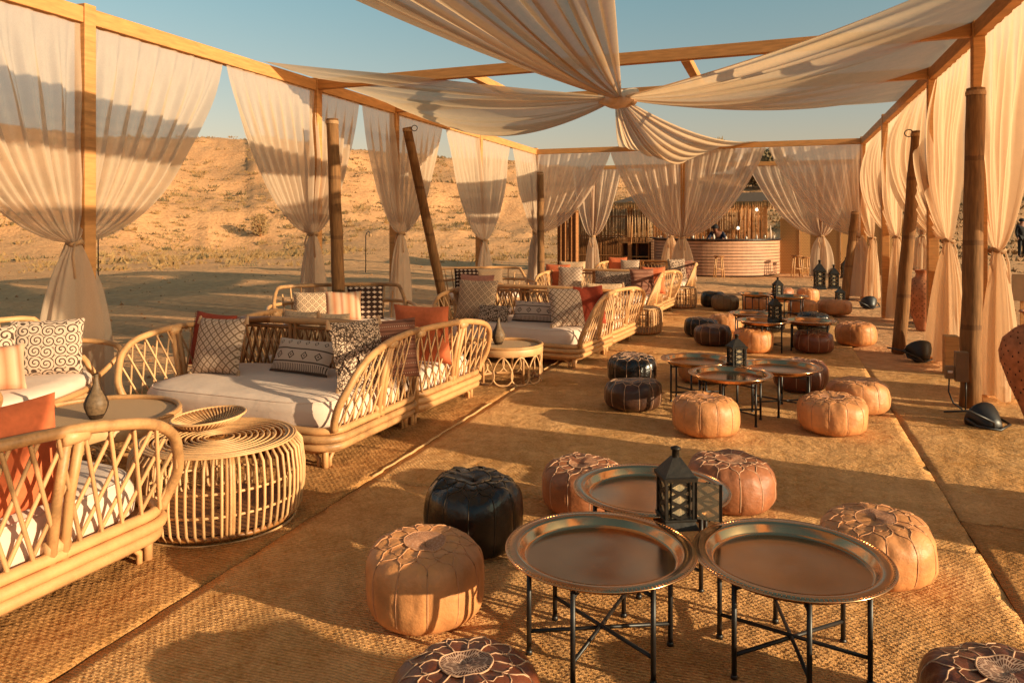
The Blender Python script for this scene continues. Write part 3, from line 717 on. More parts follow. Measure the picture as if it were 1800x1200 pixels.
# sofa backed against it
pillow('bright orange cushion standing in the sofa backed against the front one', (-2.84, 5.93, Z), -.03, -.12, .52, .50, 'p_orange', .17)
pillow('pale ribbed cushion peeping over the back rail near the red cushion', (-4.08, 6.02, Z), -.1, -.15, .40, .40, 'p_pale', .15, tassel=True)
pillow('small cream round edged cushion beside the pale ribbed one', (-3.80, 6.06, Z), .1, -.1, .34, .38, 'p_pale', .15)
# loveseat far left
pillow('black scroll patterned cushion on the far left loveseat', (-5.26, 4.36, .47), .72, .22, .50, .43, 'p_scroll', .14)
pillow('striped peach cushion half out of frame on the far left loveseat', (-5.05, 3.78, .48), 1.0, .35, .40, .32, 'p_stripe', .2)
pillow('second scroll patterned cushion at the left edge behind the striped one', (-5.40, 3.93, .47), .9, .2, .48, .42, 'p_scroll', .14)
# second loveseat
pillow('pale diamond cushion at the left of the second loveseat', (-5.22, 7.84, .47), .50, .30, .46, .36, 'p_net', .15)
pillow('peach and cream striped cushion in the middle of the second loveseat', (-4.90, 8.00, .47), .55, .28, .44, .36, 'p_stripe', .16)
pillow('black cushion with cream diamonds at the right of the second loveseat', (-4.72, 8.22, .47), .55, .20, .44, .41, 'p_ikat', .14)
# second long sofa
pillow('cream cushion with black net pattern on the left of the second long sofa', (-3.55, 8.85, Z), -.05, .28, .54, .50, 'p_net', .15)
pillow('pink cushion corner behind the net patterned one on the second sofa', (-3.62, 9.02, Z), -.15, .15, .50, .55, 'p_pink', .15)
pillow('small speckled cushion lying low beside the net patterned cushion', (-3.25, 8.68, Z), .05, .5, .40, .22, 'p_maze', .12)
pillow('striped lumbar cushion on the second long sofa', (-2.75, 8.78, Z), -.15, .42, .62, .27, 'p_lumbar', .14)
pillow('grey cream lattice cushion with tassels against the right arm of the second sofa', (-2.26, 8.55, Z), .60, .30, .42, .46, 'p_lattice', .14, tassel=True)
pillow('dark red cushion behind the lattice one in the second sofa right corner', (-2.05, 8.82, Z), .9, .18, .44, .46, 'p_red', .15)
pillow('cream topped cushion showing over the back of the second sofa', (-2.15, 9.95, Z), .2, -.2, .50, .42, 'p_pale', .15, tassel=True)
# third loveseat
pillow('black cushion with cream diamonds on the third loveseat', (-4.95, 12.05, .47), .5, .25, .46, .42, 'p_ikat', .14)
pillow('cream patterned cushion on the third loveseat', (-4.60, 12.2, .47), .5, .3, .46, .42, 'p_pale', .14)
# third sofa and beyond
pillow('orange cushion at the left of the third long sofa', (-3.70, 13.15, Z), .0, .2, .46, .48, 'p_orange', .15)
pillow('cream lattice cushion on the left of the third long sofa', (-3.42, 12.95, Z), .0, .3, .44, .46, 'p_lattice', .15, tassel=True)
pillow('dark speckled long cushion in the middle of the third sofa', (-2.62, 12.95, Z), 0, .35, .74, .40, 'p_maze', .15)
pillow('brown striped cushion against the right arm of the third sofa', (-2.08, 12.75, Z), .5, .3, .42, .46, 'p_brown', .15)
pillow('orange cushion peeping over the right arm of the third sofa', (-1.98, 13.1, Z), .2, .1, .40, .46, 'p_orange', .14)
pillow('cream cushion with orange edge on the third sofa far side', (-3.6, 13.9, Z), .1, -.1, .5, .50, 'p_pale', .15)
pillow('orange cushion at the left of the farthest sofa', (-3.35, 16.9, Z), .1, .2, .42, .46, 'p_orange', .14)
pillow('cream checked cushion on the farthest sofa', (-3.05, 16.75, Z), .1, .3, .42, .42, 'p_lattice', .14)
pillow('grey speckled cushion in the farthest sofa right corner', (-1.98, 16.6, Z), .6, .25, .42, .46, 'p_maze', .14)
pillow('brown striped cushion beside the grey one on the farthest sofa', (-1.80, 16.8, Z), .7, .25, .38, .42, 'p_brown', .14)

# ------------------------------------------------------------------ rattan tables
def drum(label, x, y, r=.44, h=.43, ncane=64, sc=1, detail=True):
    t = thing('drum_table', label, 'table', (x, y, 0), .3, 'woven drum side tables')
    prof = [(.90, 0), (.965, .10), (1.0, .38), (1.0, .62), (.97, .88), (.90, .97)]
    P = lambda a, k: (r * prof[k][0] * math.cos(a), r * prof[k][0] * math.sin(a), h * prof[k][1] + .035)
    if detail:
        me = MB().tube([P(0, k) for k in range(6)] + [(r * .80, 0, h + .028)], .0078, 6).mesh('cane_rib', M['cane'])
        for k in range(ncane):
            o = link('cane_rib', me, t); o.rotation_euler = (0, 0, 2 * PI * k / ncane)
    else:
        g = MB()
        for k in range(ncane): g.tube([P(2 * PI * k / ncane, j) for j in range(6)], .008, 4)
        g.build('cane_ribs', M['cane'], t)['kind'] = 'stuff'
    for k in range(6):
        a = 2 * PI * k / 6; 
        for da in (-.03, .03): MB().tube([(r * q[0] * .965 * math.cos(a + da), r * q[0] * .965 * math.sin(a + da), h * q[1] + .035) for q in prof], .014, 6).build('upright', M['rattan'], t)
    circ = lambda rr, z, n=48: [(rr * math.cos(2 * PI * k / n), rr * math.sin(2 * PI * k / n), z) for k in range(n)]
    for z, rr in ((.27, .985), (.52, .985)): MB().tube(circ(r * rr * .975, h * z / .9 + .035), .008, 5, True).build('hoop', M['cane'], t)
    MB().tube(circ(r * .90, .045), .014, 6, True).build('base_ring', M['rattan_dark'], t)
    MB().tube(circ(r * .90, .012), .007, 6, True).build('floor_ring', M['cane'], t)
    g = MB()
    for k in range(9):
        rr = r * (.90 - .028 * k); 
        if k < 5: g.tube(circ(rr, h + .030 + .004 * (k % 2)), .0065, 5, True)
    g.build('rim_coil', M['cane'], t)
    for k in range(9): MB().tube(circ(r * (.73 - .07 * k), h + .028), .006, 5, True).build('top_ring', M['cane'], t)
    for k in range(4):
        a = PI * k / 4; MB().tube([(r * .8 * math.cos(a), r * .8 * math.sin(a), h + .014), (-r * .8 * math.cos(a), -r * .8 * math.sin(a), h + .014)], .009, 5).build('top_spoke', M['rattan_dark'], t)
    g = MB().lathe([(.01, 0), (r * .86, 0)], 40, (0, 0, .06)); g.build('bottom_shelf', M['cane_brown'], t)
    return t
drum('large drum table of bent cane in front of the long sofa', -2.91, 3.47, .455, .42, 66)
drum('small cane drum table between the second and third sofa groups', -1.92, 11.38, .33, .36, 48)
drum('farthest cane drum table beyond the third sofa', -1.75, 15.1, .30, .38, 36, detail=False)

def looptable(label, x, y, r, h):
    t = thing('loop_table', label, 'table', (x, y, 0), .2, 'round cane tables with looped sides')
    circ = lambda rr, z, n=48: [(rr * math.cos(2 * PI * k / n), rr * math.sin(2 * PI * k / n), z) for k in range(n)]
    MB().lathe([(.001, h - .012), (r * .93, h - .012)], 48).build('cane_top', M['web'], t)
    MB().lathe([(.001, h - .03), (r * .93, h - .03)], 24).build('under_board', M['rattan_dark'], t)
    MB().tube(circ(r * .955, h), .017, 8, True).build('top_rim', M['rattan'], t)
    MB().lathe([(r * .965, h - .004), (r * .99, h - .02), (r * .985, h - .075), (r * .96, h - .085)], 120, fn=lambda rr, z, a, j: (rr + .003 * math.sin(60 * a), z)).build('woven_band', M['cane'], t)
    MB().tube(circ(r * .93, .02), .014, 8, True).build('base_ring', M['rattan'], t)
    n = 12
    def lp():
        pts = []
        for q in range(24):
            b = 2 * PI * q / 24; zz = h * .5 - .035 + (h * .5 - .052) * math.cos(b); a = .27 * math.sin(b) * (1 - .35 * math.cos(b)); pts.append((r * .955 * math.cos(a), r * .955 * math.sin(a), zz))
        return pts
    me = MB().tube(lp(), .008, 6, True).mesh('loop', M['cane'])
    for k in range(n):
        o = link('loop', me, t); o.rotation_euler = (0, 0, 2 * PI * k / n)
    for k in range(5):
        a = 2 * PI * k / 5 + .3; MB().tube([(r * .92 * math.cos(a), r * .92 * math.sin(a), .02), (r * .92 * math.cos(a), r * .92 * math.sin(a), h - .03)], .014, 6).build('leg', M['rattan'], t)
    return t
looptable('round cane topped table holding a bottle vase at the left', -4.08, 3.76, .49, .42)
looptable('cane table with looped sides in front of the second long sofa', -2.64, 7.50, .375, .385)
# bottle vases
def vase(label, x, y, z, s=1.0):
    t = thing('bottle_vase', label, 'vase', (x, y, z), 0, 'slim necked bottle vases')
    prof = [(.001, 0), (.035, 0), (.040, .008), (.052, .03), (.066, .07), (.068, .095), (.055, .13), (.034, .165), (.020, .20), (.014, .235), (.013, .265), (.010, .268), (.009, .24)]
    prof = [(a * s, b * s) for a, b in prof]
    MB().lathe(prof, 40, fn=lambda r, z, a, j: (r * (1 + .02 * math.sin(8 * a + z * 30)), z)).build('body', M['vase'], t)
    MB().grid(lambda u, v: ((lambda r_, z_, a_: (r_ * 1.03 * math.cos(a_), r_ * 1.03 * math.sin(a_), z_))(*((lambda k: (prof[3 + int(k)][0] * (1 - k % 1) + prof[min(11, 4 + int(k))][0] * (k % 1), prof[3 + int(k)][1] * (1 - k % 1) + prof[min(11, 4 + int(k))][1] * (k % 1)))(v * 6.99)), R(-95) + u * 1.9)), 14, 14).build('pale_flute', M['vase_light'], t)
vase('dark bottle vase with pale flute on the round cane table at left', -4.02, 3.68, .412, 1.04)
vase('dark bottle vase on the looped cane table before the second sofa', -2.74, 7.50, .376, 1.04)
# woven bowl
t = thing('woven_bowl', 'open coiled cane bowl tilted on the large drum table', 'bowl', (-3.10, 3.62, .455)); t.rotation_euler = (.05, -.06, 0)
prof = [(.09, .008), (.13, .015), (.17, .035), (.20, .06)]
for k in range(56):
    a = 2 * PI * k / 56; 
    MB().tube([(q * math.cos(a + i * .10), q * math.sin(a + i * .10), zz) for i, (q, zz) in enumerate(prof)], .0055, 4).build('bowl_cane', M['cane'], t)
MB().lathe([(.001, .006), (.1, .008), (.14, .018), (.17, .033), (.195, .056)], 40).build('bowl_lining', M['cane_brown'], t)
MB().tube([(.203 * math.cos(q * PI / 20), .203 * math.sin(q * PI / 20), .062) for q in range(40)], .007, 6, True).build('bowl_rim', M['cane'], t)

# ------------------------------------------------------------------ poufs
def pouf_shape(seed, sq=1.0):
    rg = random.Random(seed); n = 12; lx = rg.uniform(-.03, .03); off_ = rg.uniform(0, 6)
    prof = []
    for k in range(25):
        a = -PI / 2 + PI * k / 24; c = math.cos(a); s = math.sin(a)
        prof.append((.25 * abs(c) ** .42 if c > 0 else 0, .165 + .165 * math.copysign(abs(s) ** .62, s)))
    prof[0] = (.001, 0); prof[-1] = (.001, .33)
    def surf(r, z, a, j=0):
        t_ = z / .33; side = min(1, r / .2) ** 2
        cell = abs(((a / (2 * PI) * n + (.5 if t_ < .9 else 0)) % 1) - .5) * 2   # 1 at the seam
        notch = cell ** 8
        q = r * (1 - .016 * notch * side) * (1 + .05 * noise.noise((math.cos(a) * 1.2 + off_, math.sin(a) * 1.2, z * 4)) + .02 * noise.noise((math.cos(a) * 5 + off_, math.sin(a) * 5, z * 16)))
        zz = z * sq - (.014 * math.exp(-((r / .07) ** 2)) if t_ > .6 else 0) + (.020 * noise.noise((math.cos(a) * r * 9, math.sin(a) * r * 9, off_)) + .008 * noise.noise((math.cos(a) * r * 24, math.sin(a) * r * 24, off_)) if t_ > .5 else 0)
        zz += .010 * math.cos(a + off_) * (t_ if t_ > .3 else 0)
        return q, max(zz, .0)
    def on(a, rtop=None, z=None):
        # point on the surface, either on the crown at radius rtop or on the side at height z
        if rtop is not None:
            for (r0, z0), (r1, z1) in zip(prof, prof[1:]):
                if z0 > .165 and r1 <= rtop <= r0:
                    f = (r0 - rtop) / max(1e-6, r0 - r1); zz = z0 + (z1 - z0) * f; q, h = surf(rtop, zz, a); return Vector((q * math.cos(a), q * math.sin(a), h + .0015))
        for (r0, z0), (r1, z1) in zip(prof, prof[1:]):
            if z0 <= z <= z1:
                f = (z - z0) / max(1e-6, z1 - z0); q, h = surf(r0 + (r1 - r0) * f, z, a); return Vector(((q + .0015) * math.cos(a), (q + .0015) * math.sin(a), h))
        return Vector((0, 0, 0))
    body = MB().lathe(prof, 144, fn=surf)
    st = MB(); dl = PI / n
    for k in range(n):
        a = 2 * PI * k / n
        st.tube([on(a, rtop=r_) for r_ in (.088, .11, .135, .16)], .0028, 5)
        for s in (-1, 1): st.tube([on(a, rtop=.16), on(a + s * dl * .35, rtop=.180), on(a + s * dl * .85, rtop=.196), on(a + s * dl, rtop=.212)], .0028, 5)
        st.tube([on(a + dl, rtop=.212), on(a + dl, rtop=.232)] + [on(a + dl, z=.33 * q) for q in (.86, .78, .66, .5, .34, .2, .08)], .0028, 5)
        # inner petals
        for s in (-1, 1): st.tube([on(a, rtop=.135), on(a + s * dl * .5, rtop=.152), on(a + s * dl, rtop=.146)], .0018, 4)
    st.tube([on(2 * PI * q / 48, rtop=.088) for q in range(48)], .0035, 5, True)
    md = MB(); 
    for j, r_ in enumerate((.002, .03, .06, .086)):
        for q in range(36): md.v.append(tuple(on(2 * PI * q / 36, rtop=r_) + Vector((0, 0, .0012))))
    for j in range(3):
        for q in range(36): q2 = (q + 1) % 36; md.f.append((j * 36 + q, j * 36 + q2, (j + 1) * 36 + q2, (j + 1) * 36 + q))
    t = thing('leather_pouf', 'x', 'pouf')
    for nm, b, mt in (('body', body, 'l_tan'), ('stitching', st, 'thread'), ('medallion', md, 'medal_tan')):
        o = b.build(nm, M[mt], t if nm == 'body' else bo); o['slot'] = nm
        if nm == 'body': bo = o
    return t
protos = [pouf_shape(s, q) for s, q in ((1, 1.0), (2, .97), (3, 1.03), (4, 1.0), (5, .95))]
sets = {'tan': ('l_tan', 'thread_tan', 'medal_tan'), 'orange': ('l_orange', 'thread_tan', 'medal_tan'), 'red': ('l_red', 'thread', 'medal_tan'), 'brown': ('l_brown', 'thread', 'medal_brown'),
        'black': ('l_black', 'thread_dark', 'l_black'), 'blackw': ('l_black', 'thread', 'medal_brown'), 'choc': ('l_choc', 'thread', 'medal_brown'), 'olive': ('l_olive', 'thread_dark', 'medal_brown')}
PF = [('tan', -1.37, 2.87, .98, 'large pale tan pouf left of the front tray tables'), ('black', -1.43, 3.55, .99, 'glossy black pouf behind the large pale tan one'),
      ('red', -1.03, 4.22, .94, 'reddish tan pouf behind the rear tray table at its left'), ('red', -.25, 4.56, 1.0, 'reddish tan pouf behind the lantern at the right of the rear tray'),
      ('tan', .43, 3.88, 1.0, 'wrinkled tan pouf right of the front right tray table'), ('brown', -.89, 2.15, .92, 'dark brown pouf with white stitching at the bottom centre'),
      ('brown', .66, 2.66, 1.0, 'dark brown pouf with white stitching at the bottom right corner'), ('orange', -.045, 2.18, .95, 'orange pouf just peeping in at the bottom edge'),
      ('tan', -.52, 6.08, 1.02, 'pale tan pouf left in front of the second tray group'), ('choc', -1.19, 6.70, 1.0, 'dark brown striped pouf in front of its black twin'),
      ('blackw', -1.38, 7.72, 1.0, 'black pouf with white stitching behind the dark striped one'), ('tan', .41, 6.46, 1.04, 'orange tan pouf right in front of the second tray group'),
      ('tan', .66, 7.22, 1.02, 'tan pouf touching the rear of the right front tan one'), ('brown', .22, 8.00, 1.03, 'maroon brown pouf half under the right tray of the second group'),
      ('orange', -.72, 8.1, 1.0, 'orange brown pouf hidden below the left tray of the second group'),
      ('orange', -.28, 10.16, .98, 'orange pouf left in front of the third tray group'), ('brown', .44, 10.40, .98, 'maroon pouf with pale seams in front of the third tray group'),
      ('orange', 1.00, 11.20, 1.04, 'orange pouf at the far right of the third tray group'), ('choc', -.81, 10.58, .98, 'black brown pouf with white seams left of the third tray group'),
      ('blackw', -1.02, 11.35, 1.0, 'black pouf with white net stitching behind the black brown one'), ('tan', -.72, 11.85, .98, 'tan pouf at the back left of the third tray group'),
      ('black', -.12, 12.15, .95, 'plain black pouf seen through the legs of the third left tray'), ('black', .52, 12.30, .95, 'plain black pouf seen through the legs of the third right tray'),
      ('orange', -.35, 14.85, 1.0, 'orange pouf left in front of the farthest tray group'), ('orange', .44, 14.6, .98, 'orange brown pouf right in front of the farthest tray group'),
      ('orange', .98, 14.85, 1.18, 'wide orange pouf at the right of the farthest tray group'), ('olive', -.91, 14.92, 1.0, 'olive brown pouf left of the farthest tray group'),
      ('black', -1.18, 15.5, .95, 'black pouf behind the olive brown one'), ('red', .12, 17.0, .9, 'small red brown pouf under the farthest trays'), ('tan', .62, 17.2, .9, 'small tan pouf behind the farthest right tray')]
ZS = {0: .93, 1: 1.1, 2: .80, 3: .82, 4: .84, 5: .86, 6: .85, 7: .8}
for i, (k, x, y, s, lab) in enumerate(PF):
    b, st, md = sets[k]; copy_tree(protos[i % 5], (x, y, .012), random.uniform(0, 6), lab, 'round stitched leather poufs', {'body': M[b], 'stitching': M[st], 'medallion': M[md]}, (s, s, ZS.get(i, random.uniform(.80, .90))))
for p in protos:
    for ch in list(p.children_recursive): bpy.data.objects.remove(ch)
    bpy.data.objects.remove(p)

# ------------------------------------------------------------------ tray tables
def tray_proto():
    t = thing('tray_table', 'x', 'tray table'); h = .350
    prof = [(.001, 0), (.15, .0015), (.275, 0), (.284, .001), (.291, .010), (.303, .034), (.308, .039), (.325, .040), (.348, .041), (.356, .038), (.357, .032), (.345, .030), (.305, .030), (.296, .012), (.288, -.005), (.001, -.006)]
    tr_ = MB().lathe(prof, 160, (0, 0, h), fn=lambda r, z, a, j: (r + (.0012 * (1 if int(a / (2 * PI) * 160) % 2 else -1) if 8 <= j <= 10 else 0), z)).build('tray', M['bronze'], t)
    g = MB()
    for k in range(150):
        a = 2 * PI * k / 150; c = Vector((.3485 * math.cos(a), .3485 * math.sin(a), h + .0405)); g.box((-.005, -.0014, 0), (.005, .0014, .0014), Matrix.Rotation(a, 3, 'Z'), c)
    g.build('rim_beading', M['bronze'], tr_, False)['kind'] = 'stuff'
    MB().tube([(.357 * math.cos(2 * PI * k / 64), .357 * math.sin(2 * PI * k / 64), h + .036) for k in range(64)], .004, 6, True).build('rolled_edge', M['bronze'], tr_)
    # folding stand: two X frames
    ang = [R(a) for a in (205, 262, 325, 25, 82, 145)]
    rr = .272; P = [Vector((rr * math.cos(a), rr * math.sin(a), 0)) for a in ang]
    for p in P: MB().tube([p + Vector((0, 0, 0)), p + Vector((0, 0, h - .01))], .0098, 8).build('leg', M['iron'], t)
    for i, j in ((0, 3), (1, 4), (2, 5)):
        for z in (.085 + .004 * i, h - .03 - .006 * i): MB().tube([P[i] + Vector((0, 0, z)), P[j] + Vector((0, 0, z))], .0078, 6).build('cross_bar', M['iron'], t)
    for p in P: MB().lathe([(.001, 0), (.013, 0), (.013, .012), (.010, .016)], 10, p).build('foot', M['iron'], t)
    return t
tp = tray_proto()
TR = [(-.63, 2.85, 1.0, 'front left round bronze tray table beside the pale tan pouf'), (.05, 3.01, .99, 'front right round bronze tray table, largest in the photo'), (-.55, 3.57, 1.0, 'rear bronze tray table of the front set behind the lantern'),
      (-.68, 7.15, .92, 'left tray table of the second set'), (-.36, 6.54, .94, 'middle front tray table of the second set'), (.03, 7.02, .96, 'right tray table of the second set beside the maroon pouf'),
      (-.16, 10.3, .94, 'left front tray table of the third set'), (.40, 10.5, .90, 'right front tray table of the third set'), (-.32, 11.1, .88, 'back left tray table of the third set'),
      (-.35, 14.3, .86, 'left tray table of the farthest set'), (.18, 14.0, .98, 'right tray table of the farthest set')]
for i, (x, y, s, lab) in enumerate(TR):
    o = tp if i == 0 else copy_tree(tp, (x, y, .014), R(random.uniform(-12, 12)) + (R(8) if i == 1 else 0), lab)
    o.location = (x, y, .014); o['label'] = lab; o['group'] = 'bronze tray tables on folding iron legs'
for i, (x, y, s, lab) in enumerate(TR):
    for o in bpy.data.objects:
        if o.get('label') == lab: o.scale = (s, s, 1)

# ------------------------------------------------------------------ lanterns
def lantern(name, label, loc, H, w, rz=.6, door=False, group='black metal candle lanterns'):
    t = thing(name, label, 'lantern', loc, rz, group); a = w / 2; mt = M['lantern']
    def frus(g, z0, z1, r0, r1):
        v = [(sx * r0, sy * r0, z0) for sx, sy in ((-1, -1), (1, -1), (1, 1), (-1, 1))] + [(sx * r1, sy * r1, z1) for sx, sy in ((-1, -1), (1, -1), (1, 1), (-1, 1))]
        g.add(v, [(3, 2, 1, 0), (4, 5, 6, 7), (0, 1, 5, 4), (1, 2, 6, 5), (2, 3, 7, 6), (3, 0, 4, 7)])
    g = MB(); frus(g, 0, .10 * H, a * 1.25, a * 1.0); frus(g, .1 * H, .13 * H, a * 1.08, a * 1.08); g.build('base', mt, t, False, .002)
    for sx in (-1, 1):
        for sy in (-1, 1): MB().box((sx * a * .92 - a * .09, sy * a * .92 - a * .09, .13 * H), (sx * a * .92 + a * .09, sy * a * .92 + a * .09, .60 * H)).build('corner_bar', mt, t, False)
    for k in range(4):
        Rm = Matrix.Rotation(k * PI / 2, 3, 'Z')
        if door and k == 1: continue
        g = MB(); z0, z1 = .14 * H, .60 * H; n = 3
        for i in range(n):
            zc = z0 + (z1 - z0) * (i + .5) / n; hh = (z1 - z0) / n / 2
            for s1 in (-1, 1):
                g.beam(Rm @ Vector((s1 * a * .8, -a * .9, zc)), Rm @ Vector((0, -a * .9, zc + hh)), a * .05, a * .22); g.beam(Rm @ Vector((s1 * a * .8, -a * .91, zc)), Rm @ Vector((0, -a * .91, zc - hh)), a * .05, a * .22)
                g.beam(Rm @ Vector((s1 * a * .62, -a * .9, z0)), Rm @ Vector((s1 * a * .62, -a * .9, z1)), a * .05, a * .3)
        g.build('fretwork', mt, t, False)
        MB().box((-a * .8, -a * .86, z0), (a * .8, -a * .85, z1), Rm).build('glass_pane', M['glass'], t, False)
    if door:
        Rm = Matrix.Rotation(R(-30), 3, 'Z'); z0, z1 = .14 * H, .60 * H; at = (a * .95, -a * .95, 0); g = MB()
        for u0, u1 in ((0, .2), (1.6, 1.8)): g.box((u0 * a, -a * .05, z0), (u1 * a, a * .05, z1), Rm, at)
        for q in (z0, (z0 + z1) / 2 - a * .06, z1 - a * .12): g.box((.2 * a, -a * .04, q), (1.6 * a, a * .04, q + a * .12), Rm, at)
        for q in range(3):
            zc = z0 + (z1 - z0) * (q + .5) / 3; hh = (z1 - z0) / 6
            for s1 in (-1, 1):
                pa = Rm @ Vector(((.9 + s1 * .68) * a, 0, zc)) + Vector(at)
                for e in (-1, 1): g.beam(pa, Rm @ Vector((.9 * a, 0, zc + e * hh)) + Vector(at), a * .06, a * .22)
        dr = g.build('open_door', mt, t, False)
        MB().box((.2 * a, -.004, z0), (1.6 * a, .0, z1), Rm, at).build('door_glass', M['glass'], dr, False)
    g = MB(); frus(g, .60 * H, .645 * H, a * 1.12, a * 1.15); frus(g, .645 * H, .66 * H, a * 1.15, a * 1.05); g.build('cornice', mt, t, False)
    g = MB(); frus(g, .66 * H, .86 * H, a * 1.03, a * .27); g.build('roof', mt, t, False)
    MB().lathe([(a * .26, .86 * H), (a * .24, .95 * H), (a * .34, .955 * H), (a * .34, .98 * H), (a * .1, 1.0 * H), (.001, 1.0 * H)], 12).build('chimney', mt, t)
    MB().lathe([(.001, .13 * H), (a * .38, .13 * H), (a * .36, .36 * H), (.001, .37 * H)], 14).build('candle', M['white'], t)
    return t
lantern('lantern', 'tall black fretwork lantern with open door on the rear front tray', (-.40, 3.26, .365), .33, .125, .45, True)
lantern('lantern', 'black lantern standing among the second set of trays', (-.33, 6.98, .365), .30, .125, .5)
lantern('lantern', 'black lantern on the left tray of the third set', (-.02, 10.55, .365), .34, .125, .5)
lantern('lantern', 'black lantern on the farthest tray set', (.02, 14.15, .365), .34, .13, .5)
lantern('floor_lantern', 'largest dark floor lantern before the far right curtain of the bar', (1.02, 20.7, 0), .74, .23, .2)
lantern('floor_lantern', 'slim pale paned floor lantern right of the large dark one', (1.36, 20.9, 0), .62, .20, .2)
lantern('floor_lantern', 'black floor lantern farther back beside the perforated screen', (2.0, 25.5, 0), .62, .22, .2)
lantern('floor_lantern', 'big black floor lantern behind the first terracotta jar', (2.42, 14.2, 0), 1.05, .34, .3)
lantern('floor_lantern', 'black floor lantern between the billowing curtain and the tall pole', (2.95, 13.6, 0), 1.0, .30, .3)
lantern('floor_lantern', 'black floor lantern in the gap right of the nearest curtain', (2.62, 9.3, 0), .85, .30, .3)
lantern('floor_lantern', 'small dark lantern at the foot of the far leaning pole', (1.25, 17.3, 0), .34, .15, .3)

# terracotta jars
def jar(label, x, y, H, r):
    t = thing('terracotta_jar', label, 'jar', (x, y, 0), .3, 'perforated terracotta jars'); P_ = [(.001, 0), (.34, 0), (.36, .03), (.50, .15), (.78, .35), (.98, .55), (1.0, .64), (.90, .75), (.62, .84), (.40, .88), (.36, .93), (.42, .975), (.52, .99), (.52, 1.0), (.40, 1.0), (.34, .95)]
    prof = [(a * r, b * H) for a, b in P_]; MB().lathe(prof, 40, fn=lambda q, z, a, j: (q * (1 + .012 * math.sin(3 * a + z * 9)), z)).build('body', M['terra'], t)
    g = MB()
    for row in range(16):
        z = H * (.22 + .60 * row / 15); rr = 0
        for (r0, z0), (r1, z1) in zip(prof[:11], prof[1:11]):
            if z0 <= z <= z1 and z1 > z0: rr = r0 + (r1 - r0) * (z - z0) / (z1 - z0)
        for k in range(20):
            if (k + row) % 4 == 3: continue
            a = 2 * PI * (k + .5 * (row % 2)) / 20; c = Vector((rr * 1.0 * math.cos(a), rr * 1.0 * math.sin(a), z)); u = Vector((-math.sin(a), math.cos(a), 0)); nn = Vector((math.cos(a), math.sin(a), 0)); s = .007
            g.add([c + nn * .006 + u * s * math.cos(b) + Vector((0, 0, s * 1.3 * math.sin(b))) for b in [q * PI / 3 for q in range(6)]], [(0, 1, 2, 3, 4, 5)])
    g.build('perforations', M['hole'], t)['kind'] = 'stuff'
jar('terracotta jar with pierced body behind the leaning pole', 2.12, 13.2, .93, .25)
jar('large pierced terracotta jar cut by the right edge', 2.02, 7.25, .92, .29)

jar('unseen pierced terracotta jar added beside the camera to shade the front', 2.0, 1.9, .92, .29)  # added out of view to throw shade over the foreground
# floodlights
def flood(label, x, y, z, rz, tilt, r=.13):
    t = thing('floodlight', label, 'floodlight', (x, y, z), rz, 'black ground floodlights'); t.rotation_euler = (tilt, 0, rz)
    MB().lathe([(.001, -.16), (r * .45, -.155), (r * .62, -.12), (r * .95, -.03), (r, 0), (r * 1.04, .02), (r, .035), (r * .93, .02), (r * .9, .0)], 32).build('housing', M['iron'], t)
    MB().lathe([(.001, .012), (r * .92, .01)], 28).build('lens', M['glass'], t)
    MB().tube([(-r * 1.1, 0, 0), (-r * 1.15, -.02, -.12), (0, -.03, -.19), (r * 1.15, -.02, -.12), (r * 1.1, 0, 0)], .011, 6).build('yoke', M['iron'], t)
    MB().tube([(0, 0, -.15), (-.1, -.12, -.2), (-.3, -.2, -.15), (-.42, -.12, -.05)], .009, 6).build('cable', M['iron'], t)
flood('round black floodlight at the foot of the billowing curtain', 1.60, 10.22, .13, .3, -.75, .15)
flood('black floodlight lying on the sand beside the tall right pole', 1.56, 7.05, .07, .5, -1.15, .13)
flood('far black floodlight tipped on the sand near the back right curtains', 1.70, 16.4, .10, .2, -.9, .15)

# electric box on the straight pole
t = thing('electric_box', 'brown junction boxes fixed low on the tall right pole', 'electric box', (1.53, 7.60, 0)); t.scale = (.8, .8, .92)
MB().box((-.075, -.06, .28), (.055, .03, .56)).build('main_box', M['boxgrey'], t, False, .006)
MB().box((-.17, -.05, .30), (-.08, .02, .42)).build('small_box', M['boxgrey'], t, False, .006)
MB().lathe([(.001, 0), (.025, 0), (.025, .02), (.001, .02)], 12, (-.125, -.06, .36)).build('socket', M['white'], t)
MB().tube([(-.13, -.03, .30), (-.14, -.05, .18), (-.10, -.08, .08), (-.02, -.10, .03), (0, -.12, -.0)], .008, 6).build('cable', M['iron'], t)
MB().tube([(.03, -.03, .28), (.03, -.04, .2), (.02, -.06, .0)], .008, 6).build('cable', M['iron'], t)
g = MB().box((1.72, 9.35, 0), (1.86, 9.5, .42)); tag(g.build('wooden_stump', M['beam'], None, False, .01), 'short squared timber stump behind the tall right pole', 'timber')
g = MB().box((2.18, 8.45, .98), (2.34, 8.52, 1.20)); 
t = thing('notice_board', 'small tan board on a stake behind the nearest right curtain', 'board', (2.35, 9.0, 0)); MB().box((-.09, -.01, .85), (.09, .01, 1.12)).build('board', M['boxgrey'], t, False); MB().box((-.015, .012, 0), (.015, .035, .95)).build('stake', M['beam'], t, False)

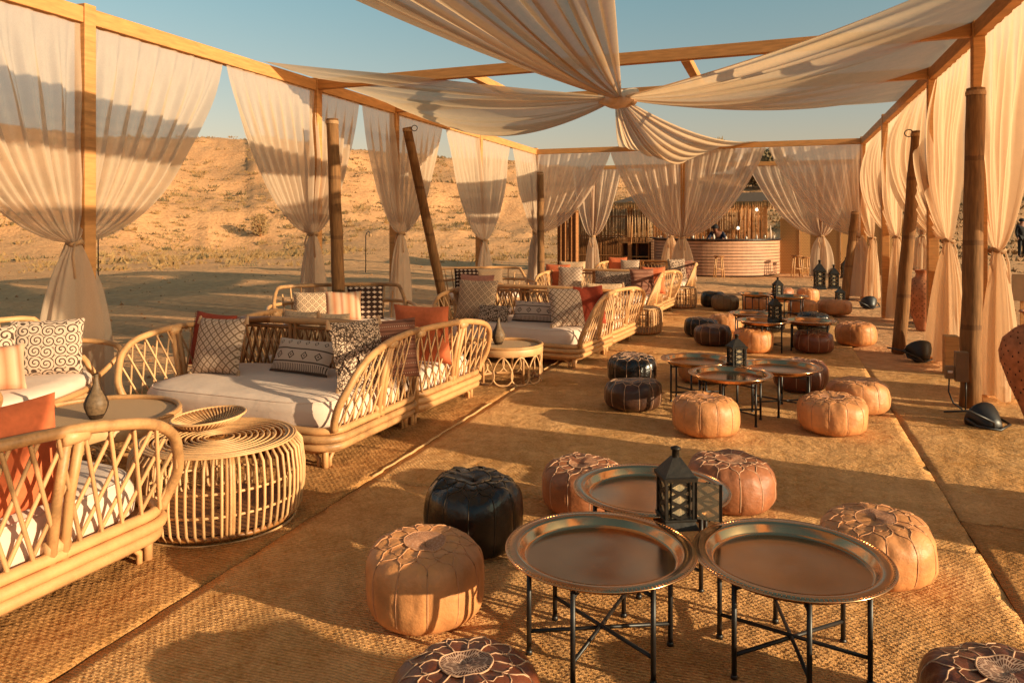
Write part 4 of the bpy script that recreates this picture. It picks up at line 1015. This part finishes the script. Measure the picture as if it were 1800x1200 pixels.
# shepherd hook lights in the sand
def hook(label, x, y):
    z0 = ground_h(x, y) - .03; t = thing('garden_hook', label, 'hook stake', (x, y, z0), 0, 'thin hooked stakes in the sand'); MB().tube([(0, 0, 0), (0, 0, 1.25), (.04, 0, 1.36), (.12, 0, 1.40), (.17, 0, 1.33)], .016, 6).build('rod', M['iron'], t)
    MB().lathe([(.02, .0), (.05, -.03), (.05, -.10), (.001, -.11)], 8, (.17, 0, 1.33)).build('hanging_cup', M['rope'], t)
hook('thin hooked stake in the sand right of the nearest curtain', -17.3, 15.9); hook('thin hooked stake in the sand between the two left round poles', -12.97, 22.6)

# ------------------------------------------------------------------ bar pavilion behind
PY = 21.0
p2 = thing('bar_pavilion', 'smaller timber frame behind the pavilion with curtains before the bar', 'pavilion')
for x in (-4.84, -2.69, 1.07, 3.35): MB().box((x - .05, PY - .05, 0), (x + .05, PY + .05, 3.27)).build('post', M['beam'], p2, False)
MB().box((-4.9, PY - .045, 3.16), (-2.75, PY + .045, 3.26)).build('beam', M['beam'], p2, False); MB().box((-2.63, PY - .045, 3.16), (1.01, PY + .045, 3.26)).build('beam', M['beam'], p2, False); MB().box((1.13, PY - .045, 3.16), (3.29, PY + .045, 3.26)).build('beam', M['beam'], p2, False)
curtain('sheer curtain of the bar frame hanging left before the reed wall', -4.84, PY, XD, .6, .8, 3.16, 1.30, (0, -.1), 'sheer_thin', 21, .16)
curtain('peach curtain of the bar frame seen left of the middle far curtain', -2.69, PY, XD, .8, .8, 3.16, 1.30, (0, -.1), 'sheer_dense', 22, .20)
curtain('peach curtain of the bar frame tied above the dark floor lanterns', 1.07, PY, XD, 1.75, .75, 3.16, 1.33, (0, -.1), 'sheer_thin', 23, .2, cut=.25)
curtain('short cut curtain of the bar frame at its right end', 3.35, PY, XD, .3, .3, 3.16, 1.34, (0, -.1), 'sheer_dense', 24, .20, cut=.55)
# bar counter
BC = Vector((-1.95, 26.8, 0)); br = 2.05; ct = thing('bar_counter', 'curved bar counter faced with pale and dark horizontal slats', 'bar counter', BC)
def arcp(a0, a1, r, z, n=40): return [(r * math.cos(a0 + (a1 - a0) * k / n), r * math.sin(a0 + (a1 - a0) * k / n), z) for k in range(n + 1)]
A0, A1 = R(180), R(372)
def ring(r0, r1, z0, z1, n=44):
    g = MB(); vv = []; 
    for k in range(n + 1):
        a = A0 + (A1 - A0) * k / n
        for r_, z in ((r0, z0), (r1, z0), (r1, z1), (r0, z1)): vv.append((r_ * math.cos(a), r_ * math.sin(a), z))
    ff = [(k * 4 + i, k * 4 + (i + 1) % 4, k * 4 + 4 + (i + 1) % 4, k * 4 + 4 + i) for k in range(n) for i in range(4)] + [(0, 1, 2, 3), (n * 4 + 3, n * 4 + 2, n * 4 + 1, n * 4)]
    return g.add(vv, ff)
ring(br - .12, br - .03, 0, 1.12).build('inner_wall', M['dark_gap'], ct, False)
for k in range(11): ring(br - .028, br, .03 + k * .099, .03 + k * .099 + .080).build('slat', M['slat'], ct, False)
ring(br - .35, br + .06, 1.125, 1.17).build('countertop', M['countertop'], ct, False)
g = MB(); g.box((-4.9, -1.2, 0), (-2.12, -1.1, 1.1), None, (0, 2.0, 0)); g.build('inner_wall', M['dark_gap'], ct, False)
for k in range(11): MB().box((-4.2, .772, .03 + k * .099), (-2.2, .80, .03 + k * .099 + .080)).build('slat', M['slat'], ct, False)
MB().box((-4.25, .6, 1.125), (-2.1, 1.1, 1.17)).build('countertop', M['countertop'], ct, False)
# things on the counter
rg = random.Random(4); ORD = 'first second third fourth fifth sixth seventh eighth ninth tenth eleventh twelfth thirteenth fourteenth fifteenth sixteenth'.split()
for k in range(16):
    a = R(200 + k * 10.3); x = BC.x + (br - .12) * math.cos(a) + rg.uniform(-.05, .05); y = BC.y + (br - .12) * math.sin(a); h = rg.uniform(.08, .18); w = rg.uniform(.02, .04)
    tall = k in (13,); h = .42 if tall else h
    g = MB().lathe([(.001, 0), (w, 0), (w, h * .6), (w * .5, h * .75), (w * .4, h), (.001, h)], 10)
    kinds = ['glass tumbler', 'white cup', 'pale bottle', 'glass jug']
    o = g.build('bar_glass', M['white'] if k % 3 else M['glass']); o.location = (x, y, 1.172); tag(o, ('tallest white bottle at the right end of the bar counter' if tall else '%s pale %s from the left on the dark bar countertop' % (ORD[k], 'cup' if k % 3 else 'glass')), 'bottle' if tall else 'glass', None if tall else 'glasses and cups along the bar counter')
# reed wall with shelf
rw = thing('reed_wall', 'brown reed wall at the left of the bar', 'reed wall', (-6.9, 27.4, 0)); g = MB(); rg = random.Random(9)
for k in range(150):
    x = k * .0175 + rg.uniform(-.004, .004); g.tube([(x, rg.uniform(-.01, .01), 0), (x + rg.uniform(-.02, .02), 0, 2.15 + rg.uniform(-.1, .25))], .012, 4)
o = g.build('reeds', M['reed'], rw); o['kind'] = 'stuff'
for z in (.5, 1.2, 1.9): MB().box((-.02, -.03, z), (2.65, -.015, z + .04)).build('rail', M['hut'], rw, False)
# back wall and roof of the bar
bh = thing('bar_hut', 'open thatched hut with orange reed back wall behind the bar', 'hut', (0, 29, 0)); g = MB()
for k in range(230):
    x = -4.4 + k * .0178; g.tube([(x, rg.uniform(-.02, .02), 0), (x + rg.uniform(-.02, .02), 0, 2.4 + rg.uniform(-.1, .1))], .012, 4)
g.build('reed_backing', M['reed_orange'], bh)['kind'] = 'stuff'
for x in (-4.7, -2.6, -.35): MB().box((x - .06, -3.2, 0), (x + .06, -3.08, 2.4)).build('post', M['hut'], bh, False)
MB().add([(-5.3, -3.4, 2.35), (.0, -3.4, 2.35), (-.4, -.2, 2.78), (-4.9, -.2, 2.78)], [(0, 1, 2, 3)]).add([(-5.3, -3.4, 2.25), (.0, -3.4, 2.25), (-.4, -.2, 2.68), (-4.9, -.2, 2.68)], [(3, 2, 1, 0)]).build('thatch_roof', M['thatch_dark'], bh, False)
g = MB()
for k in range(240): x = -5.3 + k * .022; g.tube([(x, -3.42, 2.37), (x + rg.uniform(-.02, .02), -3.46, 2.14 + rg.uniform(-.05, .05))], .011, 3)
g.build('thatch_fringe', M['thatch'], bh)['kind'] = 'stuff'
for k in range(12):
    x = -2.5 + k * .16; MB().tube([(x, -.1, 2.2), (x + rg.uniform(-.05, .05), -.1, 1.5 + rg.uniform(-.2, .2))], .014, 4).build('hanging_reed', M['cane'], bh)
for k in range(10):
    x = -4.75 + k * .085; MB().tube([(x, -3.3, 2.12), (x + rg.uniform(-.03, .03), -3.3, 1.2)], .016, 5).build('hanging_reed', M['cane'], bh)
for x, y, z in ((-.62, 26.6, 2.12), (-1.30, 28.5, 1.5)):
    t = thing('hanging_bulb', 'glowing bulb %s the bar' % ('at the upper right above' if z > 2 else 'low on the reed wall behind'), 'light bulb', (x, y, z)); MB().lathe([(.001, -.06), (.04, -.04), (.05, 0), (.03, .05), (.001, .06)], 12).build('globe', M['bulb'], t); MB().tube([(0, 0, .05), (0, 0, .25)], .006, 4).build('cord', M['iron'], t)
sh = thing('shelf_unit', 'low wooden shelf unit between reed wall and bar', 'shelf', (-4.55, 26.3, 0))
for x in (-.5, .0, .42): MB().box((x - .02, 0, 0), (x + .02, .35, 1.0)).build('side_board', M['hut'], sh, False)
for z in (.05, .5, .98): MB().box((-.52, -.01, z), (.44, .36, z + .035)).build('shelf', M['beam'], sh, False)
MB().box((-.52, .36, 0), (.44, .38, 1.0)).build('back_board', M['dark_gap'], sh, False)
# perforated screens
for k in range(6):
    x = .12 + k * .62; t = thing('screen_panel', '%s panel of the perforated tan screen right of the bar' % ('first second third fourth fifth sixth'.split()[k]), 'screen', (x, 27.1 - .0 * k, 0), R(8 if k % 2 else -6))
    MB().box((0.02, -.015, .05), (.58, .015, 1.78)).build('perforated_sheet', M['screen'], t, False)
    for a, b in (((0, -.02, 0), (.02, .02, 1.82)), ((.58, -.02, 0), (.60, .02, 1.82)), ((.02, -.02, 1.78), (.58, .02, 1.82)), ((.02, -.02, 0), (.58, .02, .05))): MB().box(a, b).build('frame', M['beam'], t, False)
# stools
def stool(label, x, y, h):
    t = thing('bar_stool', label, 'stool', (x, y, 0), .3, 'wooden bar stools')
    MB().lathe([(.001, h - .03), (.16, h - .03), (.17, h - .015), (.16, h), (.001, h)], 20).build('seat', M['hut'], t)
    L = [Vector((.19 * math.cos(a), .19 * math.sin(a), 0)) for a in [PI / 4 + k * PI / 2 for k in range(4)]]
    for p in L: MB().tube([p, p * .6 + Vector((0, 0, h - .03))], .018, 6).build('leg', M['rattan'], t)
    for k in range(4): p, q = L[k] * .86, L[(k + 1) % 4] * .86; MB().tube([p + Vector((0, 0, .25)), q + Vector((0, 0, .25))], .012, 5).build('rung', M['rattan'], t)
stool('wooden bar stool in front of the curved counter', -1.68, 24.4, .66); stool('wooden bar stool right of the counter before the screen', .60, 25.5, .66); stool('second wooden stool just behind the one right of the counter', .85, 25.9, .60)
# palm trunk, brown hangings
t = thing('palm_trunk', 'ringed palm trunk leaning behind the back left corner', 'palm tree', (-7.1, 26, 0)); pts = [(k * .045, 0, k * .22) for k in range(15)]
MB().tube(pts, [.15 - .005 * k for k in range(15)], 12).build('trunk', M['pole'], t)
for k in range(14): MB().lathe([(.13, -.03), (.165, .0), (.135, .04)], 12, (k * .045 + .02, 0, k * .22 + .1)).build('bark_ring', M['hut'], t)
for x in (-6.6, -6.25):
    g = MB().grid(lambda u, v: (u * .32, .05 * math.sin(u * 14 + x), 2.0 - 1.95 * v), 24, 6); o = g.build('brown_hanging', M['hut']); o.location = (x + .1, 23.2, 0); tag(o, 'dark brown cloth hanging %s the back left corner pole' % ('left behind' if x < -6.5 else 'right behind'), 'hanging cloth')

# ------------------------------------------------------------------ people
def person(label, x, y, z, rz, pose, shirt):
    t = thing('person', label, 'person', (x, y, z), rz)
    J = pose
    def skinned(name, pts, edges, rad, mat, par):
        me = bpy.data.meshes.new(name); me.from_pydata(pts, edges, []); me.materials.append(mat); o = bpy.data.objects.new(name, me); C.objects.link(o); o.parent = par
        mo = o.modifiers.new('skin', 'SKIN'); mo.use_smooth_shade = True
        for i, r in enumerate(rad): me.skin_vertices[0].data[i].radius = (r, r)
        me.skin_vertices[0].data[0].use_root = True
        sb = o.modifiers.new('sub', 'SUBSURF'); sb.levels = 1; sb.render_levels = 1; return o
    ks = list(J.keys()); pts = [J[k] for k in ks]; ix = {k: i for i, k in enumerate(ks)}
    E = [('pelvis', 'waist'), ('waist', 'chest'), ('chest', 'neck'), ('neck', 'head'), ('head', 'crown')]
    for s in 'LR': E += [('chest', 'sh' + s), ('sh' + s, 'el' + s), ('el' + s, 'wr' + s), ('wr' + s, 'ha' + s), ('pelvis', 'hp' + s), ('hp' + s, 'kn' + s), ('kn' + s, 'an' + s), ('an' + s, 'to' + s)]
    E = [(ix[a], ix[b]) for a, b in E]
    RD = dict(pelvis=.13, waist=.12, chest=.14, neck=.055, head=.095, crown=.07)
    for s in 'LR': RD.update({'sh' + s: .06, 'el' + s: .042, 'wr' + s: .03, 'ha' + s: .035, 'hp' + s: .09, 'kn' + s: .06, 'an' + s: .042, 'to' + s: .04})
    skinned('body', pts, E, [RD[k] for k in ks], M['skin'], t)
    tk = ['pelvis', 'waist', 'chest', 'shL', 'shR', 'elL', 'elR', 'hpL', 'hpR', 'wrL', 'wrR']; p2_ = [J[k] for k in tk]; i2 = {k: i for i, k in enumerate(tk)}
    E2 = [(i2[a], i2[b]) for a, b in (('pelvis', 'waist'), ('waist', 'chest'), ('chest', 'shL'), ('chest', 'shR'), ('shL', 'elL'), ('shR', 'elR'), ('pelvis', 'hpL'), ('pelvis', 'hpR'), ('elL', 'wrL'), ('elR', 'wrR'))]
    skinned('shirt', p2_, E2, [.155, .145, .165, .078, .078, .058, .058, .10, .10, .042, .042], shirt, t)
    lk = ['pelvis', 'hpL', 'hpR', 'knL', 'knR', 'anL', 'anR']; i3 = {k: i for i, k in enumerate(lk)}
    skinned('trousers', [J[k] for k in lk], [(i3[a], i3[b]) for a, b in (('pelvis', 'hpL'), ('pelvis', 'hpR'), ('hpL', 'knL'), ('hpR', 'knR'), ('knL', 'anL'), ('knR', 'anR'))], [.14, .10, .10, .075, .075, .055, .055], M['blackcloth'], t)
    h = Vector(J['head']); MB().lathe([(.112, 0), (.118, .03), (.108, .08), (.075, .125), (.001, .14)], 16, h + Vector((0, .01, .0))).build('cap', M['blackcloth'], t)
    return t
base = dict(pelvis=(0, 0, .95), waist=(0, .0, 1.1), chest=(0, 0, 1.33), neck=(0, 0, 1.48), head=(0, -.01, 1.60), crown=(0, 0, 1.68), shL=(-.18, 0, 1.40), elL=(-.25, .02, 1.12), wrL=(-.24, -.08, .88), haL=(-.24, -.11, .80), shR=(.18, 0, 1.40), elR=(.25, .02, 1.12), wrR=(.24, -.08, .88), haR=(.24, -.11, .80), hpL=(-.09, 0, .9), knL=(-.10, -.01, .48), anL=(-.10, .02, .09), toL=(-.11, -.13, .04), hpR=(.09, 0, .9), knR=(.11, .01, .48), anR=(.12, .04, .09), toR=(.14, -.11, .04))
lean = dict(base); lean.update(chest=(-.04, -.12, 1.28), neck=(-.08, -.20, 1.40), head=(-.10, -.26, 1.50), crown=(-.11, -.29, 1.57), shL=(-.22, -.12, 1.34), shR=(.14, -.12, 1.34), elL=(-.33, -.22, 1.12), wrL=(-.30, -.42, 1.16), haL=(-.28, -.50, 1.17), elR=(.24, -.2, 1.14), wrR=(.18, -.42, 1.16), haR=(.14, -.50, 1.17))
person('bartender in navy with a dark cap bending over the counter', -1.78, 25.75, 0, 0, lean, M['shirt'])
person('person in black standing in the distance at the right edge', 10.15, 39.0, ground_h(10.15, 39) - .02, .4, base, M['blackcloth'])
